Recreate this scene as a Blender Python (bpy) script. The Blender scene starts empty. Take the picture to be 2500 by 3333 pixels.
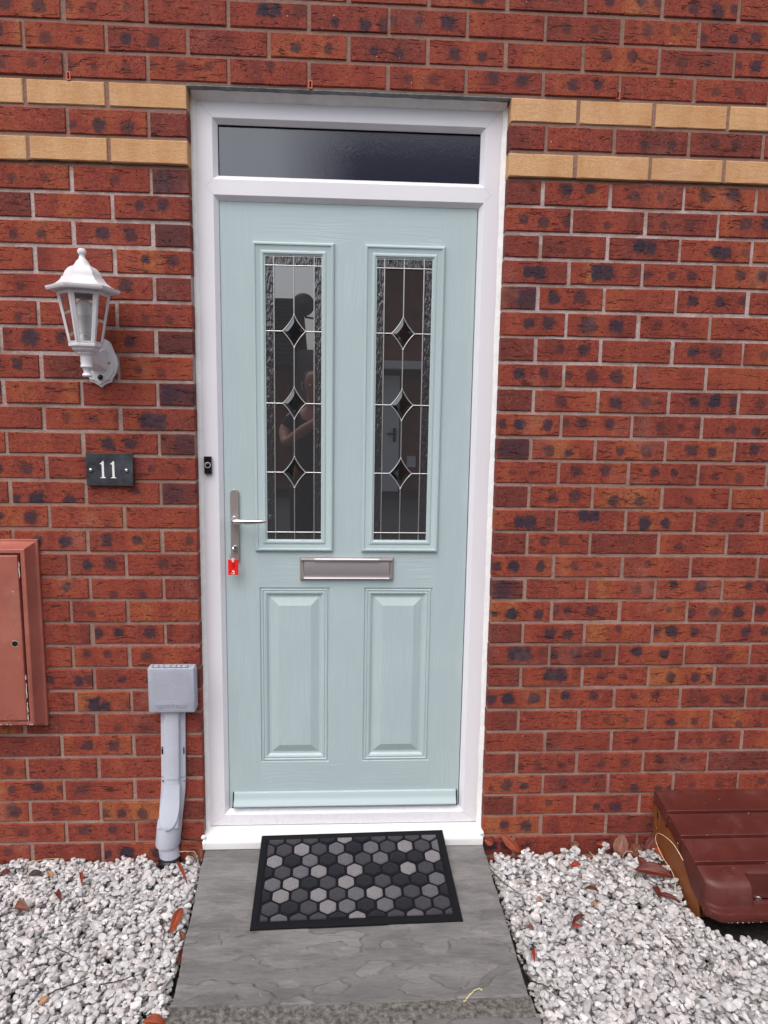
import bpy, bmesh, math, random
import numpy as np
from mathutils import Vector, Matrix, noise
random.seed(11); RNG = np.random.default_rng(5)
S = bpy.context.scene; C = S.collection
PI = math.pi
GZ = 2.128                      # everything is built relative to the wall datum, then lifted so the doorstep is at z = 0

# ---------------------------------------------------------------- camera
cam = bpy.data.cameras.new('camera'); co = bpy.data.objects.new('camera', cam); C.objects.link(co); S.camera = co
pitch, roll, yaw = 1.42639867, 0.0156372, -0.0538384
co.matrix_world = Matrix.Translation((0.4626, -2.14908, -0.68514 + GZ)) @ Matrix.Rotation(yaw, 4, 'Z') @ Matrix.Rotation(pitch, 4, 'X') @ Matrix.Rotation(roll, 4, 'Z')
cam.sensor_fit = 'HORIZONTAL'; cam.sensor_width = 36; cam.lens = 36 * 2264.7 / 2500
cam.clip_start = .01; cam.clip_end = 400

# ---------------------------------------------------------------- sky, sun, exposure
SUN_EL, SUN_AZ = math.radians(58), math.radians(205)      # azimuth clockwise from +y: behind the camera, to its left
W = bpy.data.worlds.new('World'); S.world = W; W.use_nodes = True
nt = W.node_tree; bg = nt.nodes['Background']
sky = nt.nodes.new('ShaderNodeTexSky'); sky.sky_type = 'NISHITA'; sky.sun_disc = False
sky.sun_elevation = SUN_EL; sky.sun_rotation = SUN_AZ; sky.air_density = 1.0; sky.dust_density = 4.0; sky.ozone_density = 1.0
hs = nt.nodes.new('ShaderNodeHueSaturation'); hs.inputs['Saturation'].default_value = .48
nt.links.new(sky.outputs[0], hs.inputs['Color']); nt.links.new(hs.outputs[0], bg.inputs['Color'])
bg.inputs['Strength'].default_value = 0.15
sl = bpy.data.lights.new('sun', 'SUN'); so = bpy.data.objects.new('sun', sl); C.objects.link(so)
sl.energy = 0.8; sl.angle = math.radians(60); sl.color = (1, .93, .9)
d = Vector((math.sin(SUN_AZ) * math.cos(SUN_EL), math.cos(SUN_AZ) * math.cos(SUN_EL), math.sin(SUN_EL)))
so.rotation_euler = d.to_track_quat('Z', 'Y').to_euler()
S.view_settings.view_transform = 'Standard'; S.view_settings.look = 'None'; S.view_settings.gamma = 1
S.view_settings.exposure = 0.55

# ---------------------------------------------------------------- node helpers
def new_mat(name):
    m = bpy.data.materials.new(name); m.use_nodes = True
    return m, m.node_tree, m.node_tree.nodes['Principled BSDF']
def N(nt, t, **kw):
    n = nt.nodes.new(t)
    for k, v in kw.items(): setattr(n, k, v)
    return n
def val(nt, x, sock):
    if isinstance(x, bpy.types.NodeSocket): nt.links.new(x, sock)
    elif x is not None: sock.default_value = x
def math_(nt, op, a, b=None, c=None, clamp=False):
    n = N(nt, 'ShaderNodeMath', operation=op, use_clamp=clamp)
    val(nt, a, n.inputs[0]); val(nt, b, n.inputs[1]); val(nt, c, n.inputs[2]); return n.outputs[0]
def vmath(nt, op, a, b=None):
    n = N(nt, 'ShaderNodeVectorMath', operation=op); val(nt, a, n.inputs[0]); val(nt, b, n.inputs[1]); return n.outputs[0]
def noise_(nt, vec, scale, detail=4, rough=.55, dist=0, out=0):
    n = N(nt, 'ShaderNodeTexNoise'); val(nt, vec, n.inputs['Vector'])
    n.inputs['Scale'].default_value = scale; n.inputs['Detail'].default_value = detail
    n.inputs['Roughness'].default_value = rough; n.inputs['Distortion'].default_value = dist
    return n.outputs[out]
def mapping(nt, vec, scale=(1, 1, 1), loc=(0, 0, 0), rot=(0, 0, 0)):
    n = N(nt, 'ShaderNodeMapping'); val(nt, vec, n.inputs[0])
    n.inputs['Scale'].default_value = scale; n.inputs['Location'].default_value = loc; n.inputs['Rotation'].default_value = rot
    return n.outputs[0]
def sstep(nt, x, lo, hi, a=0., b=1.):
    n = N(nt, 'ShaderNodeMapRange', interpolation_type='SMOOTHSTEP'); val(nt, x, n.inputs[0])
    val(nt, lo, n.inputs[1]); val(nt, hi, n.inputs[2]); val(nt, a, n.inputs[3]); val(nt, b, n.inputs[4]); return n.outputs[0]
def mix(nt, f, a, b, mode='MIX'):
    n = N(nt, 'ShaderNodeMix', data_type='RGBA', blend_type=mode)
    val(nt, f, n.inputs[0])
    for x, s in ((a, n.inputs[6]), (b, n.inputs[7])):
        if isinstance(x, tuple) and len(x) == 3: x = x + (1,)
        val(nt, x, s)
    return n.outputs[2]
def bump(nt, h, dist, strength=1., nrm=None):
    n = N(nt, 'ShaderNodeBump'); val(nt, h, n.inputs['Height']); n.inputs['Distance'].default_value = dist
    n.inputs['Strength'].default_value = strength
    if nrm is not None: nt.links.new(nrm, n.inputs['Normal'])
    return n.outputs[0]
def objco(nt): return N(nt, 'ShaderNodeTexCoord').outputs['Object']
def attr(nt, name):
    n = N(nt, 'ShaderNodeAttribute'); n.attribute_name = name; return n
def simple(name, col, rough=.5, metal=0, bumpd=0, bscale=60, var=.0, vscale=8, spec=.5, ior=1.45, coat=0, stretch=(1, 1, 1)):
    m, nt, b = new_mat(name); co_ = objco(nt)
    b.inputs['Roughness'].default_value = rough; b.inputs['Metallic'].default_value = metal
    b.inputs['IOR'].default_value = ior; b.inputs['Specular IOR Level'].default_value = spec; b.inputs['Coat Weight'].default_value = coat
    c4 = tuple(col) + (1,)
    if var:
        f = noise_(nt, mapping(nt, co_, stretch), vscale, 5, .6)
        dk = tuple(c * (1 - var) for c in col); lt = tuple(min(1, c * (1 + var)) for c in col)
        val(nt, mix(nt, sstep(nt, f, .3, .7), dk, lt), b.inputs['Base Color'])
    else: b.inputs['Base Color'].default_value = c4
    if bumpd: val(nt, bump(nt, noise_(nt, mapping(nt, co_, stretch), bscale, 4), bumpd), b.inputs['Normal'])
    return m

# ---------------------------------------------------------------- mesh helpers
class MB:
    def __init__(s): s.v = []; s.f = []; s.m = []; s.mi = 0
    def add(s, vs, fs, mi=None):
        o = len(s.v); s.v += [tuple(p) for p in vs]
        for f in fs: s.f.append(tuple(i + o for i in f)); s.m.append(s.mi if mi is None else mi)
    def box(s, x0, x1, y0, y1, z0, z1, mi=None, M=None):
        vs = [(x, y, z) for z in (z0, z1) for y in (y0, y1) for x in (x0, x1)]
        if M is not None: vs = [M @ Vector(v) for v in vs]
        s.add(vs, [(0, 2, 3, 1), (4, 5, 7, 6), (0, 1, 5, 4), (2, 6, 7, 3), (0, 4, 6, 2), (1, 3, 7, 5)], mi)
    def rings(s, loops, closed=True, cap0=False, cap1=False, mi=None, loop_closed=True):
        n = len(loops[0]); vs = [p for l in loops for p in l]; fs = []
        for i in range(len(loops) - 1):
            for j in range(n if loop_closed else n - 1):
                a, b_ = i * n + j, i * n + (j + 1) % n
                fs.append((a, b_, b_ + n, a + n))
        if cap0: fs.append(tuple(range(n))[::-1])
        if cap1: fs.append(tuple((len(loops) - 1) * n + j for j in range(n)))
        s.add(vs, fs, mi)
    def frame(s, x0, x1, z0, z1, prof, cap=False, mi=None):
        """nested mitred rectangles in the xz plane: prof = [(inset, y)]"""
        loops = [[(x0 + o, y, z0 + o), (x1 - o, y, z0 + o), (x1 - o, y, z1 - o), (x0 + o, y, z1 - o)] for o, y in prof]
        s.rings(loops, cap1=cap, mi=mi)
    def lathe(s, cx, cy, prof, n=24, rot=0, cap0=True, cap1=True, mi=None):
        """prof = [(r, z)] about a vertical axis"""
        loops = [[(cx + r * math.cos(rot + 2 * PI * j / n), cy + r * math.sin(rot + 2 * PI * j / n), z) for j in range(n)] for r, z in prof]
        s.rings(loops, cap0=cap0, cap1=cap1, mi=mi)
    def lathe_y(s, cx, cz, prof, n=24, mi=None):
        """prof = [(r, y)] about an axis along y"""
        loops = [[(cx + r * math.cos(2 * PI * j / n), y, cz + r * math.sin(2 * PI * j / n)) for j in range(n)] for r, y in prof]
        s.rings(loops, cap0=True, cap1=True, mi=mi)
    def tube(s, pts, r, n=10, closed=False, mi=None, flat=1.):
        P = [Vector(p) for p in pts]; K = len(P); R = r if isinstance(r, (list, tuple)) else [r] * K
        loops = []; up = Vector((0, 0, 1)); prev = None
        for i, p in enumerate(P):
            t = (P[(i + 1) % K] - P[i - 1]) if closed else (P[min(i + 1, K - 1)] - P[max(i - 1, 0)])
            t.normalize()
            if prev is None:
                a = t.cross(up if abs(t.z) < .9 else Vector((0, 1, 0))).normalized()
            else: a = (prev - t * prev.dot(t)).normalized()
            prev = a; b_ = t.cross(a)
            loops.append([p + (a * math.cos(2 * PI * j / n) + b_ * math.sin(2 * PI * j / n) * flat) * R[i] for j in range(n)])
        if closed: loops.append(loops[0])
        s.rings(loops, cap0=not closed, cap1=not closed, mi=mi)
    def prism(s, poly, y0, y1, mi=None):
        """poly [(x,z)] extruded along y; y0 is the front"""
        n = len(poly); vs = [(x, y0, z) for x, z in poly] + [(x, y1, z) for x, z in poly]
        fs = [tuple(range(n)), tuple(range(2 * n - 1, n - 1, -1))] + [(i, n + i, n + (i + 1) % n, (i + 1) % n) for i in range(n)]
        s.add(vs, fs, mi)
    def prism_x(s, poly, x0, x1, mi=None):
        """poly [(y,z)] extruded along x"""
        n = len(poly); vs = [(x0, y, z) for y, z in poly] + [(x1, y, z) for y, z in poly]
        fs = [tuple(range(n)), tuple(range(2 * n - 1, n - 1, -1))] + [(i, n + i, n + (i + 1) % n, (i + 1) % n) for i in range(n)]
        s.add(vs, fs, mi)
    def build(s, name, mats, parent=None, smooth=None, bevel=0, bseg=2, org=None, fix=True, bang=35):
        me = bpy.data.meshes.new(name)
        o = bpy.data.objects.new(name, me); C.objects.link(o)
        if parent is not None: o.parent = parent
        off = Vector(parent_org.get(parent.name, (0, 0, 0))) if parent is not None else Vector(org or (0, 0, 0))
        if org is not None and parent is None: o.location = org
        me.from_pydata([Vector(v) - off for v in s.v], [], s.f)
        if parent is not None: parent_org[o.name] = tuple(off)
        else: parent_org[o.name] = tuple(off)
        if not isinstance(mats, (list, tuple)): mats = [mats]
        for m in mats: me.materials.append(m)
        if len(mats) > 1: me.polygons.foreach_set('material_index', s.m)
        if fix:
            bm = bmesh.new(); bm.from_mesh(me); bmesh.ops.remove_doubles(bm, verts=bm.verts, dist=1e-6)
            bmesh.ops.recalc_face_normals(bm, faces=bm.faces); bm.to_mesh(me); bm.free()
        if smooth is not None:
            me.polygons.foreach_set('use_smooth', [True] * len(me.polygons)); me.set_sharp_from_angle(angle=math.radians(smooth))
        if bevel:
            b_ = o.modifiers.new('bevel', 'BEVEL'); b_.width = bevel; b_.segments = bseg; b_.limit_method = 'ANGLE'; b_.angle_limit = math.radians(bang)
            b_.harden_normals = False
            me.polygons.foreach_set('use_smooth', [True] * len(me.polygons))
            if smooth is None: me.set_sharp_from_angle(angle=math.radians(30))
        me.update(); return o
parent_org = {}
def tag(o, label=None, cat=None, group=None, kind=None):
    for k, v in (('label', label), ('category', cat), ('group', group), ('kind', kind)):
        if v: o[k] = v
    return o
def thing(name, loc, label, cat, group=None):
    o = bpy.data.objects.new(name, None); C.objects.link(o); o.location = loc; o.empty_display_size = .05
    parent_org[o.name] = tuple(loc); return tag(o, label, cat, group)
def text_mesh(txt, size, depth, M, name, mat, parent):
    cu = bpy.data.curves.new(name, 'FONT'); cu.body = txt; cu.size = size; cu.extrude = depth; cu.align_x = 'CENTER'; cu.align_y = 'CENTER'; cu.resolution_u = 4
    t = bpy.data.objects.new('tmp', cu); C.objects.link(t); dg = bpy.context.evaluated_depsgraph_get(); dg.update()
    me = bpy.data.meshes.new_from_object(t.evaluated_get(dg)); bpy.data.objects.remove(t); bpy.data.curves.remove(cu)
    off = Vector(parent_org[parent.name]); me.transform(Matrix.Translation(-off) @ M); me.materials.clear(); me.materials.append(mat)
    o = bpy.data.objects.new(name, me); C.objects.link(o); o.parent = parent; parent_org[o.name] = tuple(off); return o

OW = .929       # width of the opening
WL, WR = -2.0, 3.0

# ================================================================ MATERIALS
def brick_mat():
    m, nt, b = new_mat('multi_red_brick')
    bp = attr(nt, 'bp').outputs['Vector']; rn = attr(nt, 'rnd').outputs['Vector']; ss = attr(nt, 'ss').outputs['Vector']
    sr = N(nt, 'ShaderNodeSeparateXYZ'); nt.links.new(rn, sr.inputs[0]); tone, seed, kind = sr.outputs
    sb = N(nt, 'ShaderNodeSeparateXYZ'); nt.links.new(bp, sb.inputs[0])
    cs = N(nt, 'ShaderNodeCombineXYZ'); val(nt, math_(nt, 'MULTIPLY', seed, 31.), cs.inputs[0]); val(nt, math_(nt, 'MULTIPLY', seed, 17.), cs.inputs[1]); val(nt, math_(nt, 'MULTIPLY', seed, 57.), cs.inputs[2])
    q = vmath(nt, 'ADD', bp, cs.outputs[0])
    # body colour: tone picks red..orange, soft vertical bands across the brick
    band = noise_(nt, mapping(nt, q, (1, 1, .12)), 13, 2, .5)
    t = math_(nt, 'ADD', tone, math_(nt, 'MULTIPLY', math_(nt, 'SUBTRACT', band, .5), 1.7), clamp=True)
    cr = N(nt, 'ShaderNodeValToRGB'); val(nt, t, cr.inputs[0]); e = cr.color_ramp.elements
    e[0].position = 0; e[0].color = (.148, .031, .026, 1); e[1].position = 1; e[1].color = (.350, .104, .040, 1)
    for p, c_ in ((.3, (.222, .038, .027, 1)), (.6, (.280, .050, .029, 1)), (.85, (.318, .071, .031, 1))):
        x = e.new(p); x.color = c_
    col = cr.outputs[0]
    g = noise_(nt, mapping(nt, q, (1, 1, 1.5)), 260, 3, .7)
    col = mix(nt, sstep(nt, g, .45, .7, 0, .55), col, mix(nt, .5, col, (.40, .17, .11)))
    col = mix(nt, sstep(nt, g, .46, .30, 0, .55), col, (.09, .022, .018))
    mot = noise_(nt, mapping(nt, q, (1, 1, 1.6)), 75, 3, .7); col = mix(nt, sstep(nt, mot, .54, .70, 0, .5), col, (.12, .030, .022)); col = mix(nt, sstep(nt, mot, .44, .30, 0, .35), col, (.42, .15, .09))
    blot = noise_(nt, q, 28, 3, .6)
    col = mix(nt, sstep(nt, blot, .45, .75, 0, .4), col, (.115, .024, .019))
    # firing marks
    spot_noise = noise_(nt, q, 55, 3, .65); smask = None
    for i, a in enumerate(('s1', 's2', 's3')):
        sv = N(nt, 'ShaderNodeSeparateXYZ'); nt.links.new(attr(nt, a).outputs['Vector'], sv.inputs[0])
        dx = math_(nt, 'DIVIDE', math_(nt, 'SUBTRACT', sb.outputs[0], sv.outputs[0]), sv.outputs[2])
        dz = math_(nt, 'DIVIDE', math_(nt, 'SUBTRACT', sb.outputs[2], sv.outputs[1]), sv.outputs[2])
        d4 = math_(nt, 'POWER', math_(nt, 'ADD', math_(nt, 'POWER', math_(nt, 'ABSOLUTE', dx), 2.7), math_(nt, 'POWER', math_(nt, 'ABSOLUTE', dz), 2.7)), .37)
        d4 = math_(nt, 'ADD', d4, math_(nt, 'MULTIPLY', math_(nt, 'SUBTRACT', spot_noise, .5), 1.6))
        mk = sstep(nt, d4, .6, 1.25, 1., 0.)
        st = N(nt, 'ShaderNodeSeparateXYZ'); nt.links.new(ss, st.inputs[0])
        mk = math_(nt, 'MULTIPLY', mk, st.outputs[i])
        smask = mk if smask is None else math_(nt, 'MAXIMUM', smask, mk)
    dk = mix(nt, sstep(nt, smask, .45, .95), (.075, .030, .026), (.030, .026, .042))
    col = mix(nt, math_(nt, 'MULTIPLY', smask, .93), col, dk)
    # fine drag marks: dark broken horizontal creases
    w = N(nt, 'ShaderNodeVectorMath', operation='MULTIPLY_ADD'); nt.links.new(noise_(nt, q, 22, 2, .5, out=1), w.inputs[0]); w.inputs[1].default_value = (.03, .03, .016); nt.links.new(q, w.inputs[2])
    ln = noise_(nt, mapping(nt, w.outputs[0], (9, 9, 62)), 1, 2, .45)
    crease = sstep(nt, math_(nt, 'ABSOLUTE', math_(nt, 'SUBTRACT', ln, .5)), .003, .024, 1., 0.)
    msk = sstep(nt, noise_(nt, mapping(nt, q, (22, 22, 75)), 1, 2, .5), .50, .60)
    crease = math_(nt, 'MULTIPLY', crease, msk)
    pits = sstep(nt, noise_(nt, mapping(nt, q, (1, 1, 1.3)), 150, 2, .6), .61, .68)
    isred = math_(nt, 'SUBTRACT', 1., kind)
    rough_marks = math_(nt, 'MULTIPLY', math_(nt, 'MAXIMUM', crease, math_(nt, 'MULTIPLY', pits, .7)), isred)
    col = mix(nt, math_(nt, 'MULTIPLY', rough_marks, .72), col, (.035, .012, .010))
    # cream bricks
    cb = noise_(nt, mapping(nt, q, (1, 1, .3)), 12, 3, .6)
    cream = mix(nt, sstep(nt, cb, .3, .7), (.55, .295, .135), (.65, .395, .210))
    cream = mix(nt, sstep(nt, noise_(nt, mapping(nt, q, (1, 1, 1.8)), 190, 3, .7), .4, .7, 0, .5), cream, (.38, .19, .08))
    cream = mix(nt, sstep(nt, noise_(nt, q, 16, 4, .6), .62, .75, 0, .5), cream, (.62, .42, .28))
    col = mix(nt, kind, col, cream)
    # lime smears and dust
    pos = N(nt, 'ShaderNodeNewGeometry').outputs['Position']
    dust = sstep(nt, noise_(nt, pos, 4, 6, .72), .52, .75, 0, .32)
    col = mix(nt, dust, col, (.42, .22, .17))
    fleck = sstep(nt, noise_(nt, pos, 90, 2, .5), .76, .79, 0, .7)
    col = mix(nt, fleck, col, (.6, .42, .36))
    val(nt, col, b.inputs['Base Color']); b.inputs['Roughness'].default_value = .85; b.inputs['Specular IOR Level'].default_value = .25
    h = math_(nt, 'SUBTRACT', math_(nt, 'MULTIPLY', noise_(nt, q, 200, 4, .65), .55), math_(nt, 'MULTIPLY', rough_marks, 1.3))
    h = math_(nt, 'ADD', h, math_(nt, 'MULTIPLY', noise_(nt, mapping(nt, q, (1, 1, 3)), 30, 3), .6))
    val(nt, bump(nt, h, .0022), b.inputs['Normal'])
    return m
def mortar_mat():
    m, nt, b = new_mat('weathered_mortar'); p = N(nt, 'ShaderNodeNewGeometry').outputs['Position']
    sp = N(nt, 'ShaderNodeSeparateXYZ'); nt.links.new(p, sp.inputs[0])
    n1 = noise_(nt, p, 7, 5, .65); n2 = noise_(nt, p, 160, 4, .7)
    col = mix(nt, sstep(nt, n1, .35, .65), (.30, .185, .150), (.41, .275, .23))
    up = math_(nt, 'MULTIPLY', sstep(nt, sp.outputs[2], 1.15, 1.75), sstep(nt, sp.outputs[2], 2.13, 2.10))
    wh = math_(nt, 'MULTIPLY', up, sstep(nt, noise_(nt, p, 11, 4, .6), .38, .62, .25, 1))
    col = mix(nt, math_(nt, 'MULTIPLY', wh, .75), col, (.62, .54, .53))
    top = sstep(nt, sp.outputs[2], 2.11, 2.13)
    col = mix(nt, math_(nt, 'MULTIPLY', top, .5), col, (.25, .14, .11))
    col = mix(nt, sstep(nt, n2, .35, .65, 0, .35), col, (.2, .12, .09))
    val(nt, col, b.inputs['Base Color']); b.inputs['Roughness'].default_value = .95; b.inputs['Specular IOR Level'].default_value = .1
    val(nt, bump(nt, math_(nt, 'ADD', n2, math_(nt, 'MULTIPLY', noise_(nt, p, 45, 3), 1.5)), .0025), b.inputs['Normal'])
    return m
M_brick = brick_mat(); M_mortar = mortar_mat()
def upvc():
    m, nt, b = new_mat('white_upvc'); o = objco(nt)
    f = noise_(nt, mapping(nt, o, (1, 1, .2)), 3, 4)
    c_ = mix(nt, sstep(nt, f, .3, .7), (.775, .765, .815), (.815, .805, .845))
    sz = N(nt, 'ShaderNodeSeparateXYZ'); nt.links.new(N(nt, 'ShaderNodeNewGeometry').outputs['Position'], sz.inputs[0])
    spl = math_(nt, 'MULTIPLY', sstep(nt, sz.outputs[2], .22, .03), sstep(nt, noise_(nt, o, 55, 5, .75), .48, .72, 0, .3))
    c_ = mix(nt, spl, c_, (.45, .41, .36)); c_ = mix(nt, sstep(nt, noise_(nt, o, 9, 6, .7), .58, .75, 0, .14), c_, (.55, .52, .50)); val(nt, c_, b.inputs['Base Color'])
    b.inputs['Roughness'].default_value = .32; b.inputs['Specular IOR Level'].default_value = .35
    val(nt, bump(nt, noise_(nt, o, 25, 3), .0004), b.inputs['Normal'])
    return m
M_upvc = upvc()
M_cill = simple('white_sill_plastic', (.74, .74, .735), .4, var=.05, vscale=6, bumpd=.0004, bscale=30)
M_seal = simple('white_sealant', (.90, .90, .89), .45, var=.06, vscale=30, bumpd=.002, bscale=60)
def door_paint(name, sc, rot):
    m, nt, b = new_mat(name); o = mapping(nt, objco(nt), (1, 1, 1), (0, 0, 0), rot)
    # grain runs along local z
    w = N(nt, 'ShaderNodeVectorMath', operation='MULTIPLY_ADD'); nt.links.new(noise_(nt, mapping(nt, o, (1, 1, .35)), 6, 2, .5, out=1), w.inputs[0]); w.inputs[1].default_value = (.08, .0, .0); nt.links.new(o, w.inputs[2])
    r = noise_(nt, mapping(nt, w.outputs[0], (120, 1, 5)), 1, 3, .5)
    arch = N(nt, 'ShaderNodeTexWave', wave_type='BANDS', bands_direction='X', wave_profile='SIN'); val(nt, mapping(nt, w.outputs[0], (1, 1, .25)), arch.inputs[0])
    arch.inputs['Scale'].default_value = 26; arch.inputs['Distortion'].default_value = 9; arch.inputs['Detail'].default_value = 2; arch.inputs['Detail Scale'].default_value = 1.2
    h = math_(nt, 'ADD', r, math_(nt, 'MULTIPLY', math_(nt, 'MULTIPLY', arch.outputs['Fac'], sstep(nt, noise_(nt, o, 5, 2), .45, .65)), .45))
    val(nt, mix(nt, sstep(nt, h, .3, 1.0), (.430, .528, .543), (.465, .563, .578)), b.inputs['Base Color'])
    b.inputs['Roughness'].default_value = .42; b.inputs['Specular IOR Level'].default_value = .4
    val(nt, bump(nt, h, sc), b.inputs['Normal']); return m
M_doorV = door_paint('pale_green_door_skin', .0003, (0, 0, 0))
M_doorH = door_paint('pale_green_door_rail', .0005, (0, PI / 2, 0))
M_doorP = simple('pale_green_plastic', (.45, .553, .565), .35)
M_steel = simple('brushed_steel', (.38, .34, .32), .42, .5, bumpd=.0002, bscale=220, stretch=(1, 1, .05))
M_steelH = simple('brushed_steel_flap', (.50, .455, .47), .3, .6, bumpd=.00015, bscale=160, stretch=(.04, 1, 1))
M_chrome = simple('satin_chrome', (.66, .64, .64), .22, 1)
M_lead = simple('bright_lead_came', (.62, .62, .60), .28, .85, bumpd=.0004, bscale=120)
M_black = simple('black_plastic', (.006, .006, .009), .25)
def glass_dark(name, mode):
    m, nt, b = new_mat(name); o = objco(nt)
    b.inputs['Base Color'].default_value = (.034, .034, .036, 1) if mode != 'sat' else (.014, .016, .036, 1); b.inputs['Roughness'].default_value = .0 if mode != 'sat' else .055; b.inputs['IOR'].default_value = 2.6 if mode != 'sat' else 2.1
    if mode == 'rip':
        h = noise_(nt, mapping(nt, o, (1, 1, .28)), 175, 2, .45, .5)
        val(nt, bump(nt, h, .0030), b.inputs['Normal']); b.inputs['IOR'].default_value = 2.2
    if mode == 'sat':
        v = N(nt, 'ShaderNodeTexVoronoi'); val(nt, o, v.inputs[0]); v.inputs['Scale'].default_value = 380
        val(nt, bump(nt, v.outputs[0], .00009), b.inputs['Normal'])
    
    return m
M_glass = glass_dark('dark_window_glass', 'plain'); M_ripple = glass_dark('rippled_border_glass', 'rip'); M_satin = glass_dark('stippled_glass', 'sat')
M_bevel = simple('bevelled_glass', (.008, .010, .010), .0, 0, ior=2.3)
M_lamp = simple('white_lamp_paint', (.72, .705, .73), .35, var=.05, vscale=25, bumpd=.0003, bscale=90)
def clear_glass():
    m, nt, b = new_mat('thin_clear_glass'); nt.nodes.remove(b); out = nt.nodes['Material Output']
    tr = N(nt, 'ShaderNodeBsdfTransparent'); tr.inputs[0].default_value = (.96, .955, .955, 1); gl = N(nt, 'ShaderNodeBsdfGlossy'); gl.inputs['Roughness'].default_value = .05
    fr = N(nt, 'ShaderNodeFresnel'); fr.inputs[0].default_value = 1.5; mx = N(nt, 'ShaderNodeMixShader')
    nt.links.new(fr.outputs[0], mx.inputs[0]); nt.links.new(tr.outputs[0], mx.inputs[1]); nt.links.new(gl.outputs[0], mx.inputs[2]); nt.links.new(mx.outputs[0], out.inputs[0]); return m
M_clear = clear_glass()
M_slate = simple('slate', (.042, .045, .055), .42, var=.5, vscale=22, bumpd=.0006, bscale=60)
M_grey = simple('grey_duct_plastic', (.37, .385, .455), .5, var=.05, vscale=9, bumpd=.0004, bscale=200)
M_grey2 = simple('pale_grey_duct_plastic', (.50, .52, .60), .5, var=.05, vscale=9, bumpd=.0004, bscale=200)
M_rust = simple('faded_red_meter_box', (.35, .108, .078), .5, var=.10, vscale=9, bumpd=.0004, bscale=60)
M_maroon = simple('maroon_plastic', (.086, .0175, .0135), .42, var=.12, vscale=7, bumpd=.0005, bscale=260)
def weathered(m, fleckc, dustc, amt):
    nt = m.node_tree; b = nt.nodes['Principled BSDF']; o = objco(nt); l = b.inputs['Base Color'].links; base = l[0].from_socket
    d1 = noise_(nt, o, 6, 6, .7); c1 = mix(nt, sstep(nt, d1, .48, .72, 0, amt), base, dustc)
    sc_ = noise_(nt, mapping(nt, o, (3, 3, 40), (0, 0, 0), (.3, .5, .2)), 5, 3, .6); c1 = mix(nt, sstep(nt, sc_, .66, .70, 0, amt), c1, dustc)
    f = sstep(nt, noise_(nt, o, 95, 1, .5), .785, .80); nt.links.new(mix(nt, f, c1, fleckc), b.inputs['Base Color'])
    val(nt, sstep(nt, d1, .4, .7, .38, .62), b.inputs['Roughness'])
weathered(M_rust, (.62, .45, .38), (.46, .19, .15), .45); weathered(M_maroon, (.5, .38, .33), (.15, .055, .045), .5)
weathered(M_grey, (.45, .46, .50), (.30, .30, .33), .25); weathered(M_grey2, (.6, .6, .66), (.38, .38, .42), .3)
M_tan = simple('tan_plastic', (.25, .082, .025), .55, var=.18, vscale=9, bumpd=.0005, bscale=90)
M_rubber = simple('black_rubber', (.006, .0065, .009), .75, spec=.2, bumpd=.0006, bscale=300)
M_white = simple('white_enamel', (.85, .85, .85), .4)
M_soil = simple('dark_soil', (.018, .015, .013), .95, bumpd=.01, bscale=60, var=.5, vscale=40)

# ================================================================ BRICK WALL
ZK = {-6: .4494, -5: .3735, -4: .298, -3: .2262, -2: .1524, -1: .0775, 0: .0036, 1: -.0725, 2: -.1478, 3: -.2215, 4: -.2973, 5: -.3731, 6: -.4502, 7: -.5266, 8: -.6036, 9: -.6793, 10: -.7542, 11: -.8265, 12: -.903, 13: -.9789, 14: -1.0528, 15: -1.1273, 16: -1.2035, 17: -1.2764, 18: -1.352, 19: -1.4245, 20: -1.4986, 21: -1.5728, 22: -1.6481, 23: -1.7235, 24: -1.7985, 25: -1.8758, 26: -1.9505, 27: -2.0246, 28: -2.0975}
for k in range(-16, -6): ZK[k] = .4494 + (-6 - k) * .075
for k in range(29, 33): ZK[k] = -2.0975 - (k - 28) * .075
LC = {-1: '.m.', 1: 'Hdf', 2: 'm.d', 3: 'Hmm', 4: 'm.d', 5: '.sf', 6: 'f.d', 7: 'Hms', 8: 'fds', 9: 'H..', 10: 'bf.', 11: 'Hs.', 12: 'fdm', 13: 'Hd3', 14: '..m', 15: 'dms', 16: 'ds.', 17: '.fm', 18: '.d.', 19: '.3.', 20: 'dm.', 21: '.ms', 22: 'db.', 23: '.f.', 24: '.m.', 25: '...f', 26: '.fm', 27: '.mf', 28: 'dmf'}
RC = {-1: '..mf', 1: '.mfmf', 2: 'mdfm', 3: '.fbb.', 4: 'bbmm', 5: 'Hs.m.', 6: 'msf.', 7: '.m.mf', 8: 'mm..', 9: '.dmsf', 10: '3mfm', 11: 'Hmmmm', 12: 'fmmf', 13: '.mmd.', 14: 'bbsf', 15: '.f.d.', 16: '3fd.', 17: 'H.dmm', 18: '3mdm', 19: '.mdmm', 20: 'bmmd', 21: '.bfmf', 22: '3mff', 23: '..fmf', 24: '..df.', 25: '.fff.', 26: 'mfmf', 27: '.dm.', 28: 'm.d'}
TC = {-3: 'ffd.fmm.fmf', -4: 'fm.mmm.mfmd', -5: 'f.bmm.ffmm.', -6: 'mbs.ssmmsb'}
bricks = []   # x0,x1,k,code,kind
def add_row(k, xs, codes, kind):
    for i in range(len(xs) - 1):
        c_ = codes[i] if i < len(codes) else random.choice('..ddfffmmms3b')
        bricks.append((xs[i], xs[i + 1], k, c_, kind))
J = .0054
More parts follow.
